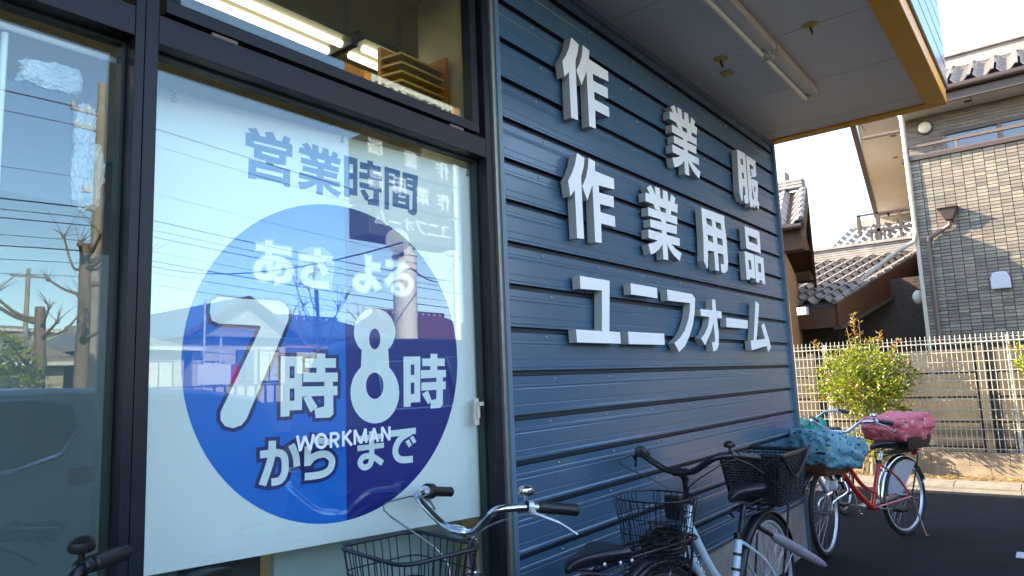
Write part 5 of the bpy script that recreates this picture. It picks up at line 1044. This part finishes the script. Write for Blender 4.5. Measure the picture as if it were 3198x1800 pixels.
rd.box(rg.x-.32, rg.x-.24, rg.y-.12, rg.y+.12, rg.z+.05, rg.z+.34); rd.build('ridge', M['roof'], h2)
for t in (.12, .45, .80):
    p = rg.lerp(be_, t)-z_*.22; MB().box(p.x-.60, p.x-.01, p.y-.07, p.y+.07, p.z-.07, p.z+.08).build('purlin', M['wood'], h2)
p = fe_; MB().tube([p+Vector((.02, -.05, -.05)), p+lx*4+Vector((0, -.05, -.05))], .045, 10).build('gutter', M['brownmetal'], h2, True)
MB().hexa([fe_+Vector((-.05, .15, -.36)), fe_+Vector((-.05, .45, -.36)), fe_+lx*4+Vector((0, .45, -.36)), fe_+lx*4+Vector((0, .15, -.36)), fe_+Vector((-.05, .10, -.06)), fe_+Vector((-.05, .45, .1)), fe_+lx*4+Vector((0, .45, .1)), fe_+lx*4+Vector((0, .10, -.06))]).build('eave_box', M['wood'], h2)
MB().hexa([(-6, 10.95, 0), (-1.50, 10.95, 0), (-1.92, 13.0, 0), (-6, 13.0, 0), (-6, 10.95, 3.2), (-1.50, 10.95, 3.2), (-1.92, 13.0, 3.0), (-6, 13, 3.0)]).build('wall', M['ochrewall'], h2)
bevel(MB().box(-1.36, -1.22, 10.8, 10.92, 2.18, 2.30).build('meter_box', M['vent'], h2), .01)
# distant tiled house with balcony
h4 = empty('distant_house', 'distant pale house with small tiled roof seen between the two nearer houses', 'house')
MB().hexa([(-2.75, 20, 0), (2.5, 20, 0), (2.5, 26, 0), (-2.75, 26, 0), (-2.45, 20, 4.45), (2.5, 20, 4.45), (2.5, 26, 4.45), (-2.45, 26, 4.45)]).build('wall', M['plaster'], h4)
tiled(h4, (-2.55, 20.9, 5.20), (1, 0, 0), (-.25, -1.3, -.68), 13, 5, pw_=.30, pl=.31)
rd = MB(); rd.box(-2.5, 2.5, 20.85, 21.2, 5.2, 5.4); rd.build('ridge', M['roof'], h4)
MB().box(-3.0, 2.0, 19.5, 19.9, 4.36, 4.55).build('eave_board', M['wood'], h4)
bl = MB(); bl.box(-1.55, 2.0, 17.6, 17.68, 4.45, 4.52); bl.box(-1.75, -1.68, 17.6, 17.68, 4.4, 4.9); bl.box(-1.75, 2, 17.6, 17.66, 4.86, 4.9); bl.box(-1.35, -1.28, 17.6, 17.68, 3, 4.9)
for i in range(5): bl.box(-1.5+i*.09, -1.45+i*.09, 17.62, 17.66, 3.3, 4.45)
bl.box(-.9, -.84, 17.62, 17.68, 3, 4.9); bl.build('balcony_rail', M['brownmetal'], h4)
pl_ = empty('television_aerial', 'thin television aerial mast above the distant house', 'aerial', (-1.62, 21, 4.5))
MB().tube([(0, 0, 0), (0, 0, 2.2)], .03, 6).build('mast', M['brownmetal'], pl_); a_ = MB()
for k in range(5): a_.tube([(-.35, 0, 1.15+k*.14), (.5, 0, 1.17+k*.14)], .012, 5)
a_.build('aerial_element', M['brownmetal'], pl_)
# ================================================================== ACROSS THE CAR PARK (seen mirrored in the panes)
def cyl_pole(label, x, y, h_, r0, r1, m, cat='utility pole', name='utility_pole'):
    r = empty(name, label, cat, (x, y, 0)); MB().tube([(0, 0, 0), (0, 0, h_*.5), (0, 0, h_)], [r0, (r0+r1)/2, r1], 14).build('shaft', M[m], r, True); return r
p1 = cyl_pole('tall utility pole with crossarms and a transformer can across the car park', 18.0, 7.55, 9.9, .17, .11, 'pole')
for z, L_ in ((9.0, .75), (8.55, .65)):
    MB().box(-.05, .05, -L_, L_, z-.05, z+.05).build('crossarm', M['pole'], p1)
    for s_ in (-1, -.45, .45, 1): MB().lathe((0, s_*(L_-.06), z+.05), (0, 0, 1), [(.05, 0), (.06, .05), (.035, .09), (.05, .14), (.01, .17)], 10).build('insulator', M['vent'], p1, True)
MB().lathe((.05, .38, 6.9), (0, 0, 1), [(.22, 0), (.24, .04), (.24, .62), (.2, .70), (.05, .74)], 16).build('transformer', M['vent'], p1, True)
MB().box(-.06, .06, -.30, .30, 6.3, 6.42).build('crossarm', M['pole'], p1); MB().box(-.18, .0, -.42, -.22, 6.75, 6.95).build('junction_box', M['vent'], p1)
for k in range(8): MB().tube([(.0, -.24 if k % 2 else .24, 1.9+k*.5), (0, 0, 1.9+k*.5)], .012, 5).build('step_bolt', M['steelgrey'], p1)
p2 = cyl_pole('slim grey utility pole beyond the red roofed house', 18.1, 21.7, 7.1, .17, .12, 'creampole'); MB().box(-.05, .05, -.5, .5, 6.7, 6.8).build('crossarm', M['pole'], p2)
p3 = cyl_pole('distant utility pole above the long pale building', 34, 10.9, 7.2, .13, .09, 'pole'); MB().box(-.05, .05, -.7, .7, 6.8, 6.88).build('crossarm', M['pole'], p3)
wires = [(9.1, 0, -.7), (9.1, 0, .1), (9.1, 0, .7), (8.6, 0, .6), (6.4, 0, .2), (6.15, .1, -.1), (5.9, -.1, 0), (5.5, 0, 0), (5.25, .1, .1), (4.9, 0, 0), (4.55, 0, 0), (7.2, 0, 0)]
for i, (z, dx, dy) in enumerate(wires):
    pts = []
    for (ya, za, yb_, zb) in ((-32, z+.2, 7.8, z), (7.8, z, 42, z*.92)):
        for k in range(12):
            t = k/12; pts.append((18.05+dx+.05*dy, ya+(yb_-ya)*t, za+(zb-za)*t-1.2*4*t*(1-t)*(.35 if z > 8 else .5)))
    o = MB().tube(pts, (.007, .009, .007, .012, .018, .010, .014, .008, .016, .009, .008, .007)[i], 5).build('overhead_cable', M['wireline']); tag(o, 'black overhead cable, %s on the tall utility pole' % ['topmost on the near insulator', 'topmost on the middle', 'topmost on the far insulator', 'single one on the second crossarm', 'thickest in the middle', 'second below the thickest', 'third below the thickest', 'fourth below the thickest', 'heavy lower one', 'next to lowest', 'lowest', 'lone one between crossarm and transformer'][i], 'cable', 'overhead cables across the car park')
# cables to the sign pole
for (a, b, sag, lab) in (((18, 7.8, 5.3), (5.2, 6.6, 3.35), .55, 'sagging black cable from the tall utility pole to the loudspeaker on the sign pole'), ((18.1, 21.7, 6.6), (5.2, 6.75, 3.0), .5, 'sagging black cable from the slim grey pole to the sign pole')):
    A = Vector(a); B = Vector(b); o = MB().tube([A.lerp(B, t/14)-Vector((0, 0, sag*4*(t/14)*(1-t/14))) for t in range(15)], .012, 5).build('overhead_cable', M['wireline']); tag(o, lab, 'cable')

def pollard(label, x, y, h_, r_, seed, m='bark2', arms=6, twig=True):
    rnd = random.Random(seed); r = empty('bare_tree', label, 'tree', (x, y, 0))
    MB().tube(catmull([(0, 0, 0), (.05, .04, h_*.35), (-.03, .02, h_*.7), (0, 0, h_)], 4), [r_*1.25-(r_*.5)*i/12 for i in range(13)], 10).build('trunk', M[m], r, True)
    b = MB()
    for i in range(arms):
        z = h_*rnd.uniform(.45, .98); a = rnd.uniform(0, 6.3); L_ = h_*rnd.uniform(.14, .28); rr = r_*rnd.uniform(.28, .5)
        e = Vector((math.cos(a)*L_, math.sin(a)*L_, z+L_*rnd.uniform(.2, .8))); b.tube(catmull([(0, 0, z-.1), (e.x*.5, e.y*.5, z+.02), e], 4), [rr, rr*.9, rr*.8, rr*.7, rr*.7, rr*.6, rr*.6, rr*.5, rr*.6], 7)
        b.sphere(e, rr*1.1, 7, 5)
        if twig:
            for q in range(7):
                d = Vector((rnd.uniform(-1, 1), rnd.uniform(-1, 1), rnd.uniform(.2, 1.4)))*L_*.5; b.tube([e, e+d*.5+Vector((0, 0, .03)), e+d], [.009, .006, .003], 4)
    b.build('limbs', M[m], r, True); return r
pollard('thick pollarded plane tree in front of the tall utility pole', 14.1, 5.85, 4.6, .13, 3, arms=10)
pollard('shorter pollarded tree beside the hedge across the car park', 14.0, 5.05, 3.2, .12, 8, arms=8)
pollard('slender bare tree in front of the salmon house across the car park', 10.3, 8.9, 3.45, .045, 12, arms=12)
def hedge(label, x, y, rad, h_, seed):
    rnd = random.Random(seed); r = empty('garden_tree', label, 'tree', (x, y, 0)); MB().tube([(0, 0, 0), (0, 0, h_*.6)], .08, 8).build('trunk', M['bark2'], r, True)
    lf = MB()
    for i in range(1800):
        a = rnd.uniform(0, 6.3); e = math.asin(rnd.uniform(-1, 1)); rr = rnd.random()**.4; c = Vector((math.cos(a)*math.cos(e)*rad, math.sin(a)*math.cos(e)*rad, h_*.62+math.sin(e)*h_*.38))*1; c.x *= rr; c.y *= rr
        s_ = rnd.uniform(.05, .10); d1 = Vector((rnd.uniform(-1, 1), rnd.uniform(-1, 1), rnd.uniform(-1, 1))).normalized()*s_; d2 = d1.orthogonal().normalized()*s_*.5
        lf.quad(c-d1, c+d2, c+d1, c-d2)
    lf.build('crown', M['leaf'], r, kind='stuff'); return r
hedge('rounded evergreen garden tree at the near end of the far houses', 13.5, 3.9, 1.2, 2.7, 4)
hedge('dark evergreen tree beside the red roofed house', 19, 24.0, 1.3, 4.0, 6)

def house(label, x, y0, y1, h_, roofh, wallm, roofm, depth=8, gable=False, wins=(), over=.5, band=None):
    r = empty('house', label, 'house', (x, y0, 0)); W_ = y1-y0
    if band: MB().box(-.02, .0, 0, W_, h_-.55, h_).build('wall_band', M[band], r)
    MB().box(0.001, depth, 0, W_, 0, h_).build('wall', M[wallm], r)
    rf = MB(); o = over
    if gable:
        rf.add([(-o, -o, h_), (-o, W_+o, h_), (-o, W_/2, h_+roofh), (depth, -o, h_), (depth, W_+o, h_), (depth, W_/2, h_+roofh)], [(0, 2, 5, 3), (1, 4, 5, 2), (0, 3, 4, 1)])
        gb = MB(); gb.add([(-.0, 0, h_), (0, W_, h_), (0, W_/2, h_+roofh*.88)], [(0, 1, 2)]); gb.build('gable_wall', M['roof'], r)
        t = MB(); 
        for a, b in (((-o, -o, h_), (-o, W_/2, h_+roofh)), ((-o, W_+o, h_), (-o, W_/2, h_+roofh))): t.tube([a, b], .09, 6)
        t.build('barge_board', M['wood'], r)
        ro = rf.build('roof', M[roofm], r); ro.modifiers.new('t', 'SOLIDIFY').thickness = .08
    else:
        rf.add([(-o, -o, h_-.05), (-o, W_+o, h_-.05), (depth/2, W_+o*.2, h_+roofh), (depth/2, -o*.2, h_+roofh), (depth+o, -o, h_-.05), (depth+o, W_+o, h_-.05)], [(0, 1, 2, 3), (3, 2, 5, 4), (0, 3, 4), (1, 5, 2), (0, 4, 5, 1)])
        ro = rf.build('roof', M[roofm], r)
        sl = Vector((depth/2+o, 0, roofh+.05)); n_ = 16; cr_ = MB()
        for k in range(n_):
            a = Vector((-o, -o, h_-.05))+sl*(k/n_); cr_.box(a.x, a.x+.06, -o+o*.8*k/n_, W_+o-o*.8*k/n_, a.z+.0, a.z+.05)
        cr_.build('roof_courses', M[roofm], r)
        rr = MB(); rr.tube([(depth/2, -.1, h_+roofh+.08), (depth/2, W_+.1, h_+roofh+.08)], .13, 8)
        rr.build('ridge', M[roofm], r, True)
        rw = MB()
        for k in range(int(W_/.45)): rw.sphere((depth/2-.14, .2+k*.45, h_+roofh+.02), .07, 6, 4)
        rw.build('ridge_end_tiles', M['vent'], r, kind='stuff')
        MB().box(-o-.05, -o, -o, W_+o, h_-.16, h_-.04).build('gutter', M['whitepaint' if wallm == 'plaster' else 'brownmetal'], r)
    for (a, b, c, d, mm) in wins:
        w_ = MB().box(-.07, -.021, a, b, c, d).build('window', M['brownmetal'], r)
        n_ = max(2, int(round((b-a)/.8)))
        for k in range(n_): MB().box(-.09, -.071, a+.05+k*(b-a-.05)/n_, a+(k+1)*(b-a-.05)/n_, c+.05, d-.05).build('pane', M[mm], w_)
    return r
house('low white walled house with grey roof across the road', 22, 9.8, 12.0, 3.0, .75, 'plaster', 'roof', wins=((.8, 1.8, 1.4, 2.5, 'litpane'),))
house('gabled timber house with blue tiles across the road', 22, 12.3, 16.0, 3.35, 1.45, 'plaster', 'roofblue', gable=True, wins=((.3, 1.1, 1.6, 2.5, 'litpane'), (1.6, 2.3, 1.7, 2.9, 'houseglass'), (2.5, 3.4, 1.7, 2.9, 'litpane')))
house('long salmon walled house with blue tiled roof across the road', 24, 17.2, 23.0, 3.7, 1.15, 'darktile', 'roofblue', wins=((.6, 2.0, 2.0, 3.0, 'litpane'), (2.6, 3.6, 2.1, 3.0, 'litpane'), (4.3, 5.2, 2.0, 3.0, 'litpane')), band='pink')
house('red brown roofed house behind the sign pole', 22, 24.0, 29.0, 3.3, 1.9, 'plaster', 'roofred', wins=((.6, 2.0, 1.6, 2.6, 'litpane'),))
house('long flat pale building far behind the pollarded trees', 35, 9.0, 12.4, 4.6, .25, 'plaster', 'roof', wins=((.3, 3.0, 3.4, 4.0, 'houseglass'),), over=.2)
house('dark roofed bungalow behind the pollarded trees', 24, 6.6, 9.0, 2.6, 1.0, 'plaster', 'roof', wins=((.4, 1.8, 1.3, 2.1, 'houseglass'),))
house('wide brown house at the near end of the street', 24, -6, 4.5, 3.0, 1.2, 'plaster', 'roof', wins=((1, 3, 1.2, 2.4, 'houseglass'), (5, 7, 1.2, 2.4, 'houseglass')))
house('wide grey roofed house at the far end of the street', 24, 30, 44, 3.4, 1.6, 'whitepaint', 'roof', wins=((1, 3, 1.2, 2.4, 'litpane'), (5, 7, 1.2, 2.4, 'houseglass')))
gf = empty('garden_fence', 'low rendered garden wall with slatted top along the far side of the road', 'wall', (18.6, 0, 0))
MB().box(0, .15, -10, 40, 0, 1.0).build('wall_base', M['block'], gf)
for k in range(60): MB().box(.03, .09, 6+k*.35, 6.05+k*.35, 1.001, 1.55).build('fence_slat', M['brownmetal'], gf)
MB().box(.02, .10, 6, 27, 1.551, 1.60).build('fence_rail', M['brownmetal'], gf)
# roadside board
bd = empty('roadside_board', 'white roadside board with a red end panel on two thin posts', 'sign board', (8.1, 5.2, 0))
bevel(MB().box(-.02, .02, 0, .52, 1.50, 1.80).build('board_face', M['whitepaint'], bd), .004); bevel(MB().box(-.02, .02, .523, .66, 1.50, 1.80).build('red_panel', M['redlamp'], bd), .004)
for y in (.12, .38): MB().tube([(.03, y, 0), (.03, y, 2.75 if y < .2 else 2.2)], .015, 8).build('post', M['vent'], bd, True)
# tower sign with stacked boxes
sp = empty('sign_pole', 'thick cream sign pole carrying three dark boxes with white characters', 'sign', (5.3, 6.72, 0))
MB().tube([(0, 0, 0), (0, 0, 3.22)], .165, 24).build('pole', M['creampole'], sp, True)
for z in (2.98, 3.08, 3.18): MB().ring((0, 0, z), (0, 0, 1), .170, .012, 24, 6).build('pole_band', M['creampole'], sp, True)
MB().tube([(0, 0, 3.2), (0, 0, 6.4)], .12, 16).build('pole', M['creampole'], sp, True)
rowk = [['saku1', 'gyo1', 'fuku'], ['saku2', 'gyo2', 'you', 'hin'], ['yu', 'ni', 'fu', 'oo', 'ba', 'mu']]
for bi, (z0, z1) in enumerate(((4.32, 4.76), (3.84, 4.28), (3.36, 3.80))):
    bo = bevel(MB().box(-.20, .22, -.80, .84, z0, z1).build('sign_box', M['signdark'], sp), .01)
    for s_ in (.845, ): MB().box(-.21, -.10, s_, s_+.06, z0+.0, z1).build('sunlit_edge', M['whitepaint'], bo); MB().box(.06, .18, s_, s_+.06, z0+.0, z1).build('sunlit_edge', M['whitepaint'], bo)  # white plates stand in for sunlight on the box ends
    # characters in reading order for someone facing the box from the shop
    cs_ = rowk[bi]; ys0 = -.62; step = 1.30/(len(cs_)-1) if len(cs_) < 6 else .245
    for ci, ck in enumerate(cs_):
        gl = WALL[ck]; al = [q for p in gl['solid'] for q in p]; y_a = min(q[0] for q in al); z_a = sum(q[1] for q in al)/len(al); sc = .26/.40
        if bi == 2: sc = .235/.40
        cyy = -( -.62+ci*step)
        # facing -x: reading direction runs towards -y
        f = lambda a, b, d, y_a=y_a, z_a=z_a, sc=sc, cyy=cyy, zc=(z0+z1)/2: Vector((-.202-d, cyy+.12-(a-y_a)*sc, zc+(b-z_a)*sc))
        glyph(gl['solid'], gl['hole'], f, .008).build('character', M['vent'], bo)
spk = MB(); spk.lathe((-.30, -.42, 3.30), (-.8, -.5, -.1), [(.03, -.16), (.05, -.10), (.06, -.02), (.10, .03), (.15, .06), (.16, .07), (.14, .071), (.05, .02), (.001, .02)], 20)
spk.build('loudspeaker', M['steelgrey'], sp, True)
MB().tube([(-.22, -.32, 3.28), (-.05, -.05, 3.14)], .03, 8).build('bracket', M['brownmetal'], sp, True)
# big orange sign above it
os_ = empty('pole_sign', 'large orange sign box with a white lettered band high above the sign pole', 'sign', (5.3, 6.72, 0))
bevel(MB().box(-.22, .22, -.9, .95, 5.0, 6.35).build('sign_box', M['orange'], os_), .02)
MB().box(-.232, -.221, -.80, .80, 5.12, 5.62).build('sign_band', M['whitepaint'], os_)
wl_ = MB(); al = [q for ss in WORK.values() for s_ in ss for q in s_]; y_a = min(q[0] for q in al); y_b = max(q[0] for q in al); z_a = sum(q[1] for q in al)/len(al); sc = 1.45/(y_b-y_a)
for L_, ss in WORK.items():
    f = lambda a, b, d: Vector((-.234-d, .73-a, 5.37+b))
    glyph([], [], f, .006, [(.052, [((q[0]-y_a)*sc, (q[1]-z_a)*sc) for q in s_]) for s_ in ss]).build('letter', M['signdark'], os_)
for o_ in (sp, os_):
    o_.scale = (1.29, 1.29, 1.29); o_.location = (7.375, 8.67, -.40)
# dark van beside the sign pole and silver car near the panes
def car(label, name, x0, y0, L_, Wd_, prof, glassprof, paint, wheels, cat='car', zr=.31):
    r = empty(name, label, cat, (x0, y0, 0)); n_ = len(prof)
    mb = MB(); secs = [(0, .0), (.06, .03), (.5*Wd_, .055), (Wd_-.06, .03), (Wd_, .0)]
    vs = []; k = n_
    def inset(z): return .17*max(0, (z-.85))/.6
    rows_ = []
    for si, sx in enumerate((0, .02, Wd_*.5, Wd_-.02, Wd_)):
        row = []
        for (y, z) in prof:
            ins = inset(z); xx = sx; 
            if si == 0: xx = ins
            if si == 1: xx = ins+.05
            if si == 3: xx = Wd_-ins-.05
            if si == 4: xx = Wd_-ins
            dz = -.035 if si in (0, 4) and z > .8 else (0.015 if si == 2 and z > .8 else 0)
            row.append((xx, y, z+dz))
        rows_.append(row)
    for row in rows_: vs += row
    fs = [(a*k+i, a*k+(i+1) % k, (a+1)*k+(i+1) % k, (a+1)*k+i) for a in range(4) for i in range(k)]
    mb.add(vs, fs+[tuple(range(k-1, -1, -1)), tuple(range(4*k, 5*k))]); bo = mb.build('body', M[paint], r, True)
    for gp in glassprof:
        for xo, sg_ in ((0, -1), (Wd_, 1)):
            pts = [(xo-sg_*inset(z)+sg_*.006 if 0 else (inset(z)-.004 if sg_ < 0 else Wd_-inset(z)+.004), y, z-.03) for y, z in gp]
            MB().slab(pts, (sg_*-.004*-1 if 0 else (-.004 if sg_ < 0 else .004), 0, 0)).build('side_window', M['carglass'], r)
            MB().tube([tuple(Vector(p)+Vector((-.004 if sg_ < 0 else .004, 0, 0))) for p in pts], .016, 5, closed=True).build('window_trim', M['chrome'], r, True)
    for wy in wheels:
        for xo in (.10, Wd_-.10):
            w_ = link('wheel', MB().disc((0, 0, 0), (1, 0, 0), zr*.62, .20, 24).mesh('wheel', 'steelgrey', True), r, (xo, wy, zr)); MB().ring((0, 0, 0), (1, 0, 0), zr*.8, zr*.2, 28, 8, flat=1).build('tyre', M['tyre'], w_, True)
    return r
cp = [(0.05, .30), (0.0, .55), (.05, .80), (.95, .98), (1.75, 1.36), (2.3, 1.43), (3.3, 1.45), (4.3, 1.41), (4.75, 1.33), (4.90, .95), (4.92, .50), (4.85, .30), (4.2, .22), (3.6, .22), (1.2, .22), (.6, .22)]
c1 = car('silver estate car parked in the shade facing the shop windows sideways', 'parked_car', 3.12, -1.55, 4.9, 1.7, cp, [[(1.15, 1.0), (1.80, 1.33), (2.35, 1.40), (2.35, .98)], [(2.42, .98), (2.42, 1.40), (3.18, 1.41), (3.38, 1.36), (3.42, 1.22), (3.3, 1.06), (3.05, .99)]], 'silverpaint', (.85, 4.05))
MB().box(.04, .10, 3.35, 3.55, .74, .94).build('tail_lamp', M['redlamp'], c1)
vp = [(0.1, .35), (0.02, .6), (0.0, 1.0), (.15, 1.75), (.35, 1.90), (1.6, 1.93), (2.6, 1.86), (3.2, 1.30), (3.4, 1.05), (3.42, .5), (3.3, .3), (2.5, .24), (1.0, .24)]
car('dark navy van parked in front of the sign pole', 'parked_van', 3.75, 4.75, 3.4, 1.4, vp, [[(.25, 1.15), (.30, 1.65), (1.3, 1.72), (1.3, 1.15)], [(1.4, 1.15), (1.4, 1.72), (2.45, 1.70), (2.95, 1.2)]], 'darkvan', (.6, 2.8), 'van')
